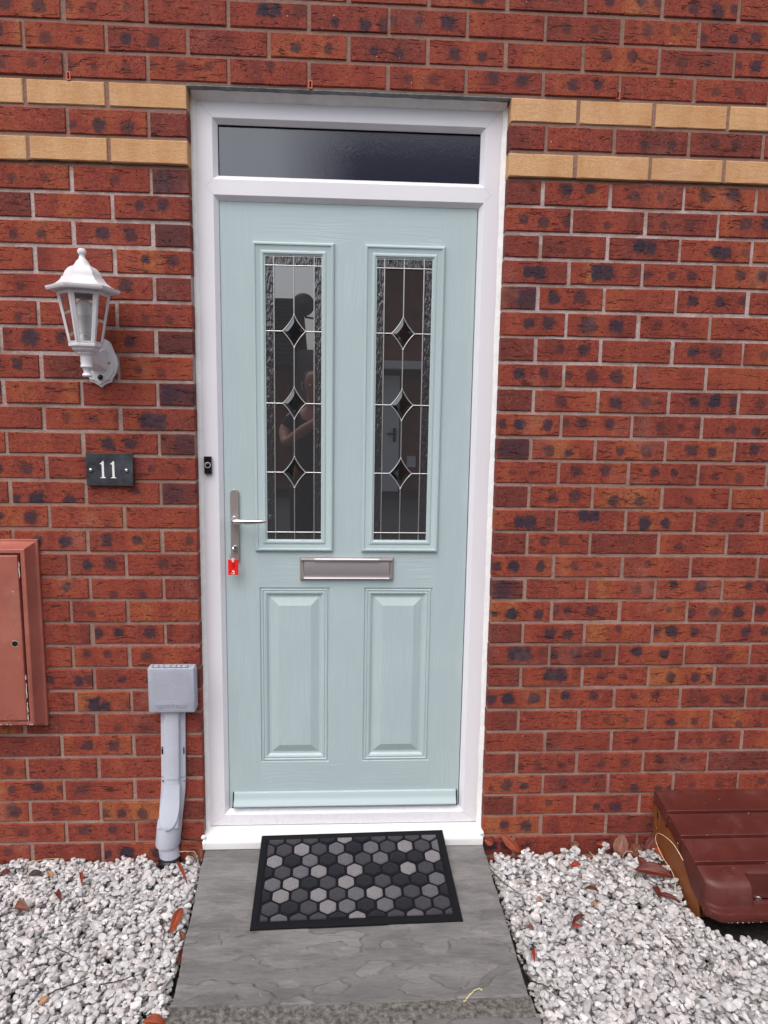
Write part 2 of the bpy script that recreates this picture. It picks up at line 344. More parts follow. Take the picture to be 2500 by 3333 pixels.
for k in range(-16, 32):
    if k <= -3:
        st = -.2176 if k % 2 == 0 else -.1051
        i0 = int(math.floor((WL - st) / .225)); xs = [st + .225 * i for i in range(i0, int((WR - st) / .225) + 2)]
        base = {0: -1, 1: -1}[k % 2]      # index of the first brick seen in the frame
        for i in range(len(xs) - 1):
            n = (i + i0) - base + (0 if k % 2 == 0 else 0)
            cs = TC.get(k, ''); c_ = cs[n] if 0 <= n < len(cs) else random.choice('..ddfffmmms3b')
            bricks.append((xs[i] + J, xs[i + 1] - J, k, c_, 0.))
        continue
    kind = 1. if k in (0, -2) else 0.
    # left, from the opening outwards
    if k % 2 == 0:
        js = [0, -.22] + ([-.395, -.62] if 16 <= k <= 22 else [-.445]);
    else: js = [0, -.1075]
    while js[-1] > WL: js.append(js[-1] - .225)
    cs = LC.get(k, '')
    for i in range(len(js) - 1):
        c_ = cs[i] if i < len(cs) else random.choice('..ddfffmmms3b')
        bricks.append((js[i + 1] + J, js[i] - (0 if i == 0 else J), k, c_, kind))
    if k % 2 == 0: js = [OW, OW + .198]
    else: js = [OW, OW + .107, OW + .3105]
    while js[-1] < WR: js.append(js[-1] + .225)
    cs = RC.get(k, '')
    for i in range(len(js) - 1):
        c_ = cs[i] if i < len(cs) else random.choice('..ddfffmmms3b')
        bricks.append((js[i] + (0 if i == 0 else J), js[i + 1] - J, k, c_, kind))
PROUD = .008
wall = thing('brick_wall', (.46, 0, -2.2), 'red multi brick house wall with two cream brick bands around the front door', 'wall')
def build_bricks(sel, name):
    V, F, BP, RND, S1, S2, S3, SS = [], [], [], [], [], [], [], []
    for (x0, x1, k, c_, kind) in sel:
        w = x1 - x0; z0 = ZK[k]; z1 = ZK[k - 1] - .0105 if k - 1 in ZK else z0 + .0635
        z0 += random.gauss(0, .0006); z1 += random.gauss(0, .0008); x0 += random.gauss(0, .0008); x1 += random.gauss(0, .0008)
        if abs(x0 - OW) < .006: x0 = OW + random.uniform(-.0008, .0006)
        if abs(x1) < .006: x1 = random.uniform(-.0006, .0008)
        y = (-PROUD if k <= 0 else 0) + random.gauss(0, .0009); tl = random.gauss(0, .0006); b_ = .0022
        o = len(V)
        nx = 5
        # front grid with wobbling arrises, then bevel ring, then sides
        xs = [x0 + b_ + (w - 2 * b_) * i / nx for i in range(nx + 1)]
        top = [(x, y + tl * (x - x0) / w, z1 - b_ + random.gauss(0, .0006)) for x in xs]; bot = [(x, y + tl * (x - x0) / w, z0 + b_ + random.gauss(0, .0006)) for x in xs]
        loop = bot + top[::-1]
        cx, cz = (x0 + x1) / 2, (z0 + z1) / 2
        def push(p, e):
            x, yy, z = p
            X = x0 if x < x0 + b_ * 1.5 else (x1 if x > x1 - b_ * 1.5 else x)
            Z = z1 + random.gauss(0, .0003) if z > cz else z0 + random.gauss(0, .0003)
            return (X, yy + e, Z)
        l2 = [push(p, b_) for p in loop]; l3 = [(p[0], .102, p[2]) for p in l2]
        V += loop + l2 + l3; n = len(loop)
        for i in range(nx): F.append((o + i, o + i + 1, o + n - 2 - i, o + n - 1 - i))
        for a in (0, n):
            for j in range(n): F.append((o + a + j, o + a + n + j, o + a + n + (j + 1) % n, o + a + (j + 1) % n))
        seed = random.random(); header = w < .15
        tone = random.gauss(.5, .14)
        if header and c_ == '.': tone = .1
        if c_ in 'm3' and random.random() < .5: tone += .15
        s = [(9, 9, .01)] * 3; st = [0, 0, 0]; cz_ = random.gauss(0, .0075)
        a = random.uniform(.2, .3) * w; ox = random.uniform(-.1, .1) * w; r = lambda m_: random.uniform(.72, 1.25) * m_
        if c_ in 'fms':
            R_, Q = {'f': (.0145, .72), 'm': (.0185, .95), 's': (.024, 1.)}[c_]
            a = max(a, R_ * 1.6) * .75
            s = [(ox - a, cz_, r(R_)), (ox + a, cz_ + random.gauss(0, .003), r(R_)), (9, 9, .01)]; st = [Q * random.uniform(.8, 1), Q * random.uniform(.8, 1), 0]
            if random.random() < .35: s[2] = ((-1) ** random.randint(0, 1) * w * .47, cz_, r(R_ * .9)); st[2] = Q * .8
        if c_ == 'd': s[0] = (random.uniform(-.3, .3) * w, cz_, r(.016)); st[0] = .72
        if c_ == 'b': s = [(ox - .02, cz_, r(.025)), (ox + .012, cz_ - .002, r(.024)), (w * .42, cz_, r(.018))]; st = [1, .95, .7 * random.random()]
        if c_ == '3': s = [(-w * .44, cz_, r(.017)), (-w * .15, cz_, r(.022)), (w * .3, cz_, r(.021))]; st = [.9, 1, .9]
        if c_ == 'H': s = [(-.02, 0, .04), (.02, 0, .04), (9, 9, .01)]; st = [random.uniform(.6, .95), random.uniform(.6, .95), 0]; tone = .35
        for p in loop + l2 + l3: BP.append((p[0] - cx, p[1] - y, p[2] - cz))
        q = 3 * n; RND += [(tone, seed, kind)] * q; S1 += [s[0]] * q; S2 += [s[1]] * q; S3 += [s[2]] * q; SS += [tuple(st)] * q
    mb = MB(); mb.v = V; mb.f = F
    ob = mb.build(name, M_brick, wall, fix=False)
    me = ob.data
    for nm, dat in (('bp', BP), ('rnd', RND), ('s1', S1), ('s2', S2), ('s3', S3), ('ss', SS)):
        if kind is not None:
            at = me.attributes.new(nm, 'FLOAT_VECTOR', 'POINT'); at.data.foreach_set('vector', np.array(dat, dtype=np.float32).ravel())
    return ob
build_bricks([b for b in bricks if b[4] == 0], 'red_bricks')
build_bricks([b for b in bricks if b[4] == 1], 'cream_bricks')['label'] = 'two courses of smooth cream bricks either side of the door head'
# mortar: recessed sheets with a bucket-handle dip, butted round the opening
mb = MB(); MR = .0045
mb.box(WL, -.0015, MR, .11, -2.45, .0032)                                  # left of the opening, lower
mb.box(OW + .0015, WR, MR, .11, -2.45, .0032)
mb.box(WL, -.0015, MR - PROUD, .1099, .0050, .2195)
mb.box(OW + .0015, WR, MR - PROUD, .1099, .0050, .2195)
mb.box(WL, WR, MR - PROUD, .1098, .2195, 1.2)
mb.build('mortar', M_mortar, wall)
mb = MB()
mb.box(-.02, OW + .02, -.003, .012, .2165, .2225); mb.box(-.02, OW + .02, .012, .10, .2172, .2205)
mb.build('steel_lintel', simple('painted_lintel_steel', (.20, .21, .215), .5, .0, var=.4, vscale=30), wall)
mb = MB(); mb.box(WL, WR, .115, .3, -2.45, 1.2)
# weep vents
Mo = simple('terracotta_plastic', (.62, .12, .05), .5); Mdk = simple('dark_void', (.005, .005, .005), .9)
for i, (x, z, lb) in enumerate(((-.3238, .226, 'orange weep vent in the brick joint above the left cream band'), (.3495, .2285, 'orange weep vent in the brick joint directly above the door frame'), (1.2412, .2335, 'orange weep vent in the brick joint above the right cream band'))):
    t = thing('weep_vent', (x, -PROUD, z), lb, 'weep vent', 'weep vents in the brickwork')
    mb = MB(); zz = z + .0015
    mb.frame(x - .0055, x + .0055, zz - .011, zz + .011, [(0, 0), (0, -PROUD - .0005), (.0026, -PROUD - .0005), (.0026, .0)], mi=0)
    mb.build('vent_body', Mo, t); m2 = MB(); m2.box(x - .003, x + .003, -.004, -.002, zz - .0085, zz + .0085); m2.build('vent_slot', Mdk, t)

# ================================================================ DOOR FRAME
FY, DY = .045, .062
fr = thing('door_frame', (.46, FY, -2.128), 'white plastic door frame with a transom window over the pale green door', 'door frame')
X0, X1, ZT, ZB = .007, .922, .2115, -2.0765
ix0, ix1 = .0600, .8690                # inner edge of flat face
bx0, bx1 = .0730, .8545                # inner edge of bead at DY
mb = MB()
gz1, gz0, tz1, tz0, dz1, dzb = .1540, -.0165, -.0165, -.0590, -.0590, -2.0400
def quadY(mb, x0, x1, z0, z1, y): mb.add([(x0, y, z0), (x1, y, z0), (x1, y, z1), (x0, y, z1)], [(0, 1, 2, 3)])
# flat faces (mitred head, jambs, transom, threshold)
mb.add([(X0, FY, ZB), (ix0, FY, dzb), (ix0, FY, tz0), (ix0, FY, gz0), (ix0, FY, gz1), (X0, FY, ZT), (X1, FY, ZT), (ix1, FY, gz1), (ix1, FY, gz0), (ix1, FY, tz0), (ix1, FY, dzb), (X1, FY, ZB)],
       [(0, 1, 2, 3, 4, 5), (5, 4, 7, 6), (6, 7, 8, 9, 10, 11), (0, 11, 10, 1), (2, 9, 8, 3)])
mb.frame(X0, X1, ZB, ZT, [(0, .11), (0, FY)])
bd = bx0 - ix0
mb.frame(ix0, ix1, gz0, gz1, [(0, FY), (.0012, FY + .0005), (bd, DY - .003), (bd + .0012, DY - .001), (bd + .001, DY + .02)])
mb.frame(ix0, ix1, dzb, dz1, [(0, FY), (.0012, FY + .0005), (bd, DY - .003), (bd + .001, DY - .001), (bd + .001, DY + .03)])
mb.build('frame_profile', M_upvc, fr)
# weld seams at the mitres
mb = MB(); Mseam = simple('weld_seam', (.42, .40, .47), .5)
def seam(a, b_):
    dx, dz = b_[0] - a[0], b_[1] - a[1]; L = math.hypot(dx, dz); nx, nz = -dz / L * .0003, dx / L * .0003
    mb.add([(a[0] + nx, FY - .0003, a[1] + nz), (b_[0] + nx, FY - .0003, b_[1] + nz), (b_[0] - nx, FY - .0003, b_[1] - nz), (a[0] - nx, FY - .0003, a[1] - nz)], [(0, 1, 2, 3)])
seam((X0 + .008, ZT - .008), (ix0, gz1)); seam((X1 - .008, ZT - .008), (ix1, gz1)); tm = (gz0 + tz0) / 2
for s_, xx in ((1, ix0), (-1, ix1)):
    seam((xx, gz0), (xx - s_ * .021, tm)); seam((xx - s_ * .021, tm), (xx, tz0))
seam((X0 + .01, ZB + .006), (ix0, dzb)); seam((X1 - .01, ZB + .006), (ix1, dzb))
mb.build('weld_seams', Mseam, fr)
mb = MB(); quadY(mb, bx0 - .002, bx1 + .002, gz0 + bd - .002, gz1 - bd + .002, DY + .008); g = mb.build('transom_glass', M_satin, fr)
mb = MB(); mb.frame(bx0 - .0005, bx1 + .0005, gz0 + bd - .0005, gz1 - bd + .0005, [(0, DY + .0005), (.0022, DY + .001), (.0028, DY + .007)]); mb.build('glazing_gasket', M_black, fr)
# sill
mb = MB(); cx0, cx1 = -.0035, .9285
mb.prism_x([(.060, -2.0778), (.012, -2.0885), (-.006, -2.0985), (-.0115, -2.1025), (-.0125, -2.1065), (-.0125, -2.1265), (-.008, -2.1265), (.09, -2.122)], cx0, cx1)
mb.build('door_sill', M_cill, fr, smooth=40)
# sealant bead, wobbly
mb = MB()
def fillet(pts, side, w0, d0, grow=0.):
    """concave strip of sealant between the masonry and the frame face"""
    L = []
    for n_, (x, z) in enumerate(pts):
        a = noise.noise(Vector((x * 9, side * 5.3, z * 9))); b2 = noise.noise(Vector((x * 31, side * 2.1 + 4, z * 31))); g2 = grow * (1 - (z + 2.1) / 2.3)
        w, d_ = w0 * (1 + .16 * a + .12 * b2), (d0 + g2) * (1 + .2 * a + .16 * b2); row = []
        for t in np.linspace(0, 1, 7):
            q = math.sin(t * PI) * .0022; r_ = (1 - t)
            if side == 0: row.append((-.0006 + w * t, FY - .0006 - d_ * r_ * r_ - q, z))
            elif side == 1: row.append((OW + .0006 - w * t, FY - .0006 - d_ * r_ * r_ - q, z))
            else: row.append((x, FY - .0006 - d_ * r_ - q * .3, .2166 - w * t ** 1.3))
        L.append(row)
    mb.rings(L, loop_closed=False)
zs = np.linspace(-2.085, .212, 260)
fillet([(0, z) for z in zs], 0, .0145, .003, .006); fillet([(0, z) for z in zs], 1, .0150, .007, .004)
fillet([(x, 0) for x in np.linspace(.004, .925, 160)], 2, .019, .022)
for sx, cxx in ((-1, -.002), (1, .929)):
    for i in range(6): mb.lathe(cxx - sx * .002 + random.uniform(-.003, .004), .006 + random.uniform(-.014, .01), [(0.0001, -2.086 - i * .004 - .006), (.006, -2.086 - i * .004 - .003), (.0075, -2.086 - i * .004), (.005, -2.086 - i * .004 + .006), (.0001, -2.086 - i * .004 + .008)], 10)
mb.build('sealant_bead', M_seal, fr, smooth=80)

# ================================================================ FRONT DOOR
dr = thing('front_door', (.46, DY, -2.018), 'pale green composite front door with two leaded glass panels and steel letterbox', 'door')
LZ0, LZ1 = -2.0262, -.0722
PL = [(.182, .408), (.5215, .7455)]; pz0, pz1 = -1.8605, -1.2572
mb = MB(); LX0, LX1 = bx0 + .0022, bx1 - .0022
xb = [LX0, PL[0][0], PL[0][1], PL[1][0], PL[1][1], LX1]; zb = [LZ0, pz0, pz1, -1.1365, -.186, LZ1]
for i in range(5):
    for j in range(5):
        if j == 1 and i in (1, 3): continue
        horiz = (1 <= i <= 3) and j in (0, 2, 4)
        mb.mi = 1 if horiz else 0; quadY(mb, xb[i], xb[i + 1], zb[j], zb[j + 1], DY)
mb.mi = 0; mb.frame(LX0, LX1, LZ0, LZ1, [(0, DY + .04), (0, DY)])
for a, b_ in PL:
    mb.mi = 0
    mb.frame(a, b_, pz0, pz1, [(0, DY), (.0012, DY + .0035), (.004, DY + .0045), (.0065, DY + .001), (.0095, DY + .0005), (.0115, DY + .003), (.0135, DY + .0035), (.0165, DY + .0015), (.022, DY + .0035), (.0275, DY + .009), (.0315, DY + .0095)])
    mb.frame(a, b_, pz0, pz1, [(.0315, DY + .0095), (.0345, DY + .0095), (.0600, DY + .0005)])
    mb.frame(a, b_, pz0, pz1, [(.0600, DY + .0005), (.0605, DY + .0002)], cap=True)
leaf = mb.build('door_leaf', [M_doorV, M_doorH], dr)
rows = [-.2274, -.2535, -.4478, -.6670, -.8825, -1.0745]
for a, b_, g0, g1 in ((.171, .4185, .2095, .3835), (.5105, .757, .5465, .7195)):
    mb = MB()
    mb.frame(a, b_, -1.1362, -.1862, [(0, DY + .001), (0, DY - .006), (.0015, DY - .009), (.005, DY - .0115), (.0085, DY - .011), (.0105, DY - .008), (.0125, DY - .0075), (.024, DY - .0055), (.0255, DY - .0075), (.029, DY - .0085), (.033, DY - .0080), (.0355, DY - .0045), (.0385, DY - .0035), (.0385, DY + .004)])
    cas = mb.build('glazing_cassette', M_doorP, dr, smooth=20)
    gy = DY - .0008
    mb = MB(); gx0, gx1, gz_0, gz_1 = a + .0375, b_ - .0375, -1.0985, -.2240
    lx = [g0 + .0258, (g0 + g1) / 2 - .0005, g1 - .0258]
    tb, bb = rows[1], rows[5]
    # clear centre, rippled border (separate panes of the one leaded panel)
    quadY(mb, lx[0], lx[2], bb, tb, gy); mb.mi = 1
    quadY(mb, gx0, lx[0], gz_0, gz_1, gy); quadY(mb, lx[2], gx1, gz_0, gz_1, gy); quadY(mb, lx[0], lx[2], tb, gz_1, gy); quadY(mb, lx[0], lx[2], gz_0, bb, gy)
    mb.build('glass_panel', [M_glass, M_ripple], cas)
    mb = MB(); ly = gy - .0012; r = .0019
    def came(p, q, rr=r): mb.tube([(p[0], ly, p[1]), (q[0], ly, q[1])], rr, 8, flat=.9)
    hw, hh = .0355, .0490
    for x in (lx[0], lx[2]): came((x, gz_0), (x, gz_1))
    cxm = lx[1]
    zc = [rows[2], rows[3], rows[4]]
    segs = [gz_1] + [z + s_ * hh for z in zc for s_ in (1, -1)] + [gz_0]
    for i in range(0, len(segs), 2): came((cxm, segs[i]), (cxm, segs[i + 1]))
    for z in (rows[1], rows[5]): came((gx0, z), (gx1, z))
    came((gx0, gz_1 - .0035), (gx1, gz_1 - .0035), .0012)
    for z in zc: came((gx0, z), (cxm - hw, z)); came((cxm + hw, z), (gx1, z))
    diam = []
    for z in zc:
        cn = [(cxm, z + hh), (cxm + hw, z), (cxm, z - hh), (cxm - hw, z)]; outl = []
        for i in range(4):
            p, q = cn[i], cn[(i + 1) % 4]; mxp = ((p[0] + q[0]) / 2, (p[1] + q[1]) / 2); ctl = (mxp[0] + (cxm - mxp[0]) * .20, mxp[1] + (z - mxp[1]) * .20)
            arc = [((1 - t) ** 2 * p[0] + 2 * t * (1 - t) * ctl[0] + t * t * q[0], (1 - t) ** 2 * p[1] + 2 * t * (1 - t) * ctl[1] + t * t * q[1]) for t in np.linspace(0, 1, 8)]
            outl += arc[:-1]; mb.tube([(x_, ly, z_) for x_, z_ in arc], r * 1.1, 8, flat=.9)
        diam.append((z, outl))
    for z in (rows[1], rows[5]) :
        for x in lx: mb.lathe_y(x, z, [(.0028, gy), (.0024, gy - .0028), (.001, gy - .0034)], 10)
    for z in zc:
        for x in (lx[0], lx[2], cxm - hw, cxm + hw): mb.lathe_y(x, z, [(.0028, gy), (.0024, gy - .0030), (.001, gy - .0036)], 10)
        for s_ in (1, -1): mb.lathe_y(cxm, z + s_ * hh, [(.0030, gy), (.0025, gy - .0032), (.001, gy - .0038)], 10)
    mb.build('lead_strips', M_lead, cas, smooth=60)
    for z, outl in diam:
        mb = MB(); l0 = [(x, gy - .0003, zz) for x, zz in outl]; l1 = [(cxm + (x - cxm) * .55, gy - .0022, z + (zz - z) * .55) for x, zz in outl]
        mb.rings([l0, l1], cap1=True); mb.build('bevelled_diamond', M_bevel, cas)
# weather bar
mb = MB(); wz = -1.9665; wx0, wx1 = .0905, .8425
mb.prism_x([(DY, wz), (DY - .006, wz - .0012), (DY - .0075, wz - .004), (DY - .0085, wz - .016), (DY - .013, wz - .027), (DY - .021, wz - .037), (DY - .0225, wz - .041), (DY - .021, wz - .0440), (DY, wz - .0452)], wx0, wx1)
wb = mb.build('weather_bar', M_doorP, dr, smooth=25)
mb = MB()
for a, b_ in ((wx0 - .0038, wx0), (wx1, wx1 + .0038)):
    mb = MB(); mb.prism_x([(DY, wz + .0003), (DY - .008, wz - .001), (DY - .0105, wz - .016), (DY - .0150, wz - .028), (DY - .0235, wz - .0385), (DY - .0235, wz - .0445), (DY, wz - .0460)], a, b_); mb.build('end_cap', M_black, wb)
# letterbox
mb = MB(); bxl, bxr, bzb, bzt = .3125, .6150, -1.2300, -1.1555
mb.frame(bxl, bxr, bzb, bzt, [(0, DY + .001), (0, DY - .005), (.001, DY - .008), (.003, DY - .010), (.008, DY - .0105), (.012, DY - .009), (.0135, DY - .007), (.0137, DY - .001)], cap=True)
mb.tube([(bxl + .004, DY - .009, bzt - .0068), (bxl + .046, DY - .009, bzt - .0068)], .0052, 10); mb.tube([(bxr - .046, DY - .009, bzt - .0068), (bxr - .004, DY - .009, bzt - .0068)], .0052, 10)
lb = mb.build('letterbox', M_steel, dr, smooth=35)
mb = MB(); mb.tube([(bxl + .0468, DY - .0105, bzt - .0070), (bxr - .0468, DY - .0105, bzt - .0070)], .0062, 14)
x0_, x1_ = bxl + .0138, bxr - .0138; zt_, zb_ = bzt - .0125, bzb + .0058
pr = []
for i in range(13):
    t = i / 12; pr.append((DY - .0095 - .0028 * math.sin(t * PI) - (.0045 * max(0, (t - .88) / .12)), zt_ + (zb_ - zt_) * t))
mb.prism_x(pr + [(DY - .003, zb_), (DY - .003, zt_)], x0_, x1_)
mb.build('letter_flap', M_steelH, lb, smooth=35)
# handle
hp = MB(); hx = .1072; ht, hb = -.9365, -1.1735; hwid = .0138
pl = [(hx + hwid * math.cos(a), ht - hwid + hwid * math.sin(a)) for a in np.linspace(0, PI, 13)] + [(hx + hwid * math.cos(a), hb + hwid + hwid * math.sin(a)) for a in np.linspace(PI, 2 * PI, 13)]
hp.prism(pl, DY - .009, DY); han = hp.build('door_handle', M_steel, dr, bevel=.0022, bseg=2)
mb = MB(); hz = -1.0330
mb.lathe_y(hx - .001, hz, [(.0118, DY - .0085), (.0115, DY - .014), (.0095, DY - .0155), (.0088, DY - .030)], 20)
ar = [(hx - .001, DY - .028, hz), (hx - .001, DY - .042, hz), (hx + .001, DY - .050, hz), (hx + .006, DY - .0545, hz), (hx + .014, DY - .056, hz - .0002), (hx + .03, DY - .056, hz - .0005), (hx + .055, DY - .0555, hz - .0008), (hx + .085, DY - .053, hz - .0005), (hx + .101, DY - .051, hz + .0003), (hx + .1065, DY - .0503, hz + .0006)]
mb.tube(ar, [.0085, .0088, .009, .0088, .0085, .0082, .0078, .0062, .0050, .0030], 14)
mb.build('lever', M_chrome, han, smooth=50)
mb = MB(); cz = -1.1245
mb.prism([(hx + .001 + .0072 * math.cos(a), cz + .0072 * math.sin(a)) for a in np.linspace(-.9, PI + .9, 18)] + [(hx - .0028, cz - .021), (hx + .0048, cz - .021)][::1], DY - .0125, DY - .009)
mb.build('lock_cylinder', M_chrome, han, bevel=.0006)

# key with ring and red fob
ky = thing('key', (hx, DY - .02, cz), 'small steel key in the door lock with a split ring and red plastic fob', 'key')
mb = MB(); kx = hx - .001
mb.box(kx - .0011, kx + .0011, DY - .024, DY - .0135, cz - .004, cz + .004)
mb.rings([[(kx + s_ * .0011, DY - .033 + rr * math.cos(a), cz - .001 + rr * 1.05 * math.sin(a)) for a in np.linspace(0, 2 * PI, 20, endpoint=False)] for s_, rr in ((-1, .0035), (-1, .0105), (1, .0105), (1, .0035), (-1, .0035))])
mb.build('key_bow', M_chrome, ky, smooth=40)
mb = MB(); rc = (kx - .001, DY - .036, cz - .0215)
for q, dy in ((0, 0), (1, .0011)):
    mb.tube([(rc[0] + .0108 * math.cos(a), rc[1] + dy + .002 * math.sin(a), rc[2] + .0108 * math.sin(a)) for a in np.linspace(0, 2 * PI, 28, endpoint=False)], .0009, 6, closed=True)
mb.build('split_ring', M_chrome, ky, smooth=60)
fx0, fx1, fz1, fz0, fy = hx - .0185, hx + .0135, cz - .0325, cz - .0825, DY - .0385
mb = MB(); mb.box(fx0, fx1, fy, fy + .0032, fz0, fz1)
fob = mb.build('key_fob', simple('red_acrylic', (.86, .020, .018), .2, spec=.4), ky, bevel=.0012)
mb = MB(); fc = (fx0 + fx1) / 2; mb.prism([(fc - .0045, fz1 + .0055), (fc - .0048, fz1 + .001), (fc - .0018, fz1 - .0085), (fc + .0006, fz1 - .0095), (fc + .0024, fz1 - .0075), (fc + .0046, fz1 + .001), (fc + .0045, fz1 + .0055)], fy - .0016, fy - .0004)
mb.build('fob_loop', simple('pale_pink_plastic', (.85, .55, .55), .3), fob)
mb = MB(); my = fy - .0004; cxm = fc
for x_, z_a, z_b, w_ in ((-.0040, -.012, -.030, .0010), (-.0010, -.0105, -.027, .0009), (.0008, -.0105, -.028, .0011), (.0028, -.0105, -.0265, .0009), (.0046, -.0095, -.030, .0012)):
    n_ = 9
    for i in range(n_):
        if random.random() < .8: a = z_a + (z_b - z_a) * i / n_; mb.box(cxm + x_ - w_ / 2, cxm + x_ + w_ / 2, my - .0001, my, fz1 + a + (z_b - z_a) / n_ * .82, fz1 + a)
mb.build('fob_lettering', simple('dark_red_print', (.22, .004, .006), .5), fob)
mb = MB(); zq = fz0 + .009
mb.prism([(cxm - .005, zq + .0015), (cxm - .0005, zq + .0065), (cxm + .004, zq + .0045), (cxm + .0042, zq - .0055), (cxm + .0008, zq - .0072), (cxm - .0062, zq - .0025), (cxm - .0045, zq - .0010), (cxm + .001, zq - .0042), (cxm + .0014, zq + .0008)][::-1], my - .0001, my)
mb.build('fob_emblem', M_white, fob)
mb = MB(); mb.prism([(cxm - .0082, zq + .0035), (cxm - .0060, zq + .0040), (cxm + .0020, zq - .0040), (cxm + .0004, zq - .0048), (cxm - .0075, zq + .0012)][::-1], my - .0002, my - .0001)
mb.lathe_y(cxm - .0075, zq + .0025, [(.0013, my), (.0013, my - .0002)], 10); mb.build('fob_emblem_mark', M_black, fob)

# doorbell
bl = thing('doorbell', (.030, FY, -.861), 'small black doorbell push with a silver ring on the left door jamb', 'doorbell')
mb = MB(); mb.box(.0190, .0415, FY - .013, FY, -.8875, -.8335); mb.build('bell_case', M_black, bl, bevel=.0012)
mb = MB(); bc = (.0303, -.8600)
mb.tube([(bc[0] + .0083 * math.cos(a), FY - .0135, bc[1] + .0083 * math.sin(a)) for a in np.linspace(0, 2 * PI, 28, endpoint=False)], .0009, 6, closed=True)
mb.build('bell_ring', M_white, bl, smooth=60)
mb = MB(); mb.lathe_y(bc[0], bc[1], [(.0072, FY - .012), (.007, FY - .0145), (.005, FY - .0158), (.001, FY - .0162)], 24); mb.build('bell_button', M_black, bl, smooth=50)
mb = MB(); mb.box(.0125, .0190, FY - .0015, FY - .0003, -.8485, -.8470); mb.box(.0125, .0190, FY - .0015, FY - .0003, -.8655, -.8640); mb.box(.0115, .013, FY - .0015, FY - .0003, -.8655, -.847)
mb.build('adhesive_tab', simple('clear_tape', (.6, .6, .64), .2), bl)

# ================================================================ WALL LANTERN
LXc, LYc = -.2712, -.112; U = .0001765
def lz(y): return -.2565 - (y - 140) * .0001887
ln = thing('wall_lantern', (-.27, 0, -.56), 'white six sided wall lantern on a curved bracket with a bulb inside', 'wall lantern')
rot = math.radians(19.5)
hexr = rot
mb = MB(); c30 = 1 / math.cos(math.radians(0))
prof = [(530, 752), (545, 765 - 40), (545, 712), (548, 700), (470, 684), (400, 650), (345, 610), (318, 575), (306, 548), (284, 545), (276, 510), (255, 470), (215, 425), (180, 402), (150, 398)]
mb.lathe(LXc, LYc, [(r_ * U, lz(y_)) for r_, y_ in prof], 6, rot=hexr)
mb.lathe(LXc, LYc, [(r_ * U, lz(y_)) for r_, y_ in [(150, 402), (146, 396), (138, 392), (112, 362), (98, 335), (92, 322), (84, 318), (66, 300), (50, 275), (43, 250), (42, 236), (52, 226), (54, 220), (66, 205), (68, 185), (62, 160), (45, 145), (10, 139)]], 24)
mb.build('lantern_roof', M_lamp, ln, smooth=24)
# six glazed sides
rt, rb, zt, zb2 = 395 * U, 252 * U, lz(765), lz(1500)
mb = MB(); gl = MB()
cor = [(math.cos(hexr + 2 * PI * j / 6), math.sin(hexr + 2 * PI * j / 6)) for j in range(6)]
for j in range(6):
    ca, cb_ = Vector((*cor[j], 0)), Vector((*cor[(j + 1) % 6], 0)); c0 = Vector((LXc, LYc, 0))
    def P(s_, t, inn=0):   # s across side 0..1, t down 0..1
        r_ = rt + (rb - rt) * t - inn; p = c0 + (ca * (1 - s_) + cb_ * s_) * r_; p.z = zt + (zb2 - zt) * t; return p
    o_ = [(0, 0), (1, 0), (1, 1), (0, 1)]; i_ = [(.15, .06), (.85, .06), (.82, .955), (.18, .955)]
    mb.rings([[P(*q) for q in o_], [P(*q) for q in i_], [P(*q, .004) for q in i_], [P(*q, .004) for q in o_], [P(*q) for q in o_]])
    gl.add([P(s_, t, .002) for s_, t in i_], [(0, 1, 2, 3)])
mb.lathe(LXc, LYc, [(r_ * U, lz(y_)) for r_, y_ in [(252, 1500), (258, 1505), (255, 1540), (225, 1552), (212, 1556), (200, 1585), (165, 1612), (135, 1622)]], 6, rot=hexr)
mb.lathe(LXc, LYc, [(rt, lz(766)), (rt * .99, lz(750)), (rt * .6, lz(748))], 6, rot=hexr, cap0=False, cap1=True)
mb.build('lantern_cage', M_lamp, ln, smooth=24, bevel=.0006, bseg=1)
gl.build('lantern_glass', M_clear, ln)
mb = MB(); mb.lathe(LXc, LYc, [(r_ * U, lz(y_)) for r_, y_ in [(10, 862), (60, 872), (105, 905), (122, 950), (125, 1000), (124, 1100)]], 28, cap1=False)
mb.build('bulb_dome', simple('frosted_bulb', (.93, .95, .93), .15), ln, smooth=60)
mb = MB(); mb.lathe(LXc, LYc, [(r_ * U, lz(y_)) for r_, y_ in [(127, 1098), (120, 1105), (100, 1300), (96, 1345), (88, 1352), (88, 1500)]], 28, cap0=False)
mb.build('bulb_base', simple('bulb_plastic', (.9, .9, .9), .4), ln, smooth=40)
mb = MB(); ua = math.radians(-90 + 19)
for dz_, wd, th in ((1385, .8, 7), (1407, .62, 4), (1440, .75, 4), (1455, .75, 4), (1470, .5, 4)):
    aa = [ua - .45 * wd, ua - .15, ua + .15, ua + .45 * wd]; rr = 90 * U
    mb.rings([[(LXc + rr * math.cos(a), LYc + rr * math.sin(a), lz(dz_)) for a in aa], [(LXc + rr * math.cos(a), LYc + rr * math.sin(a), lz(dz_ + th)) for a in aa]], loop_closed=False)
mb.build('bulb_print', simple('grey_print', (.22, .22, .24), .6), ln)
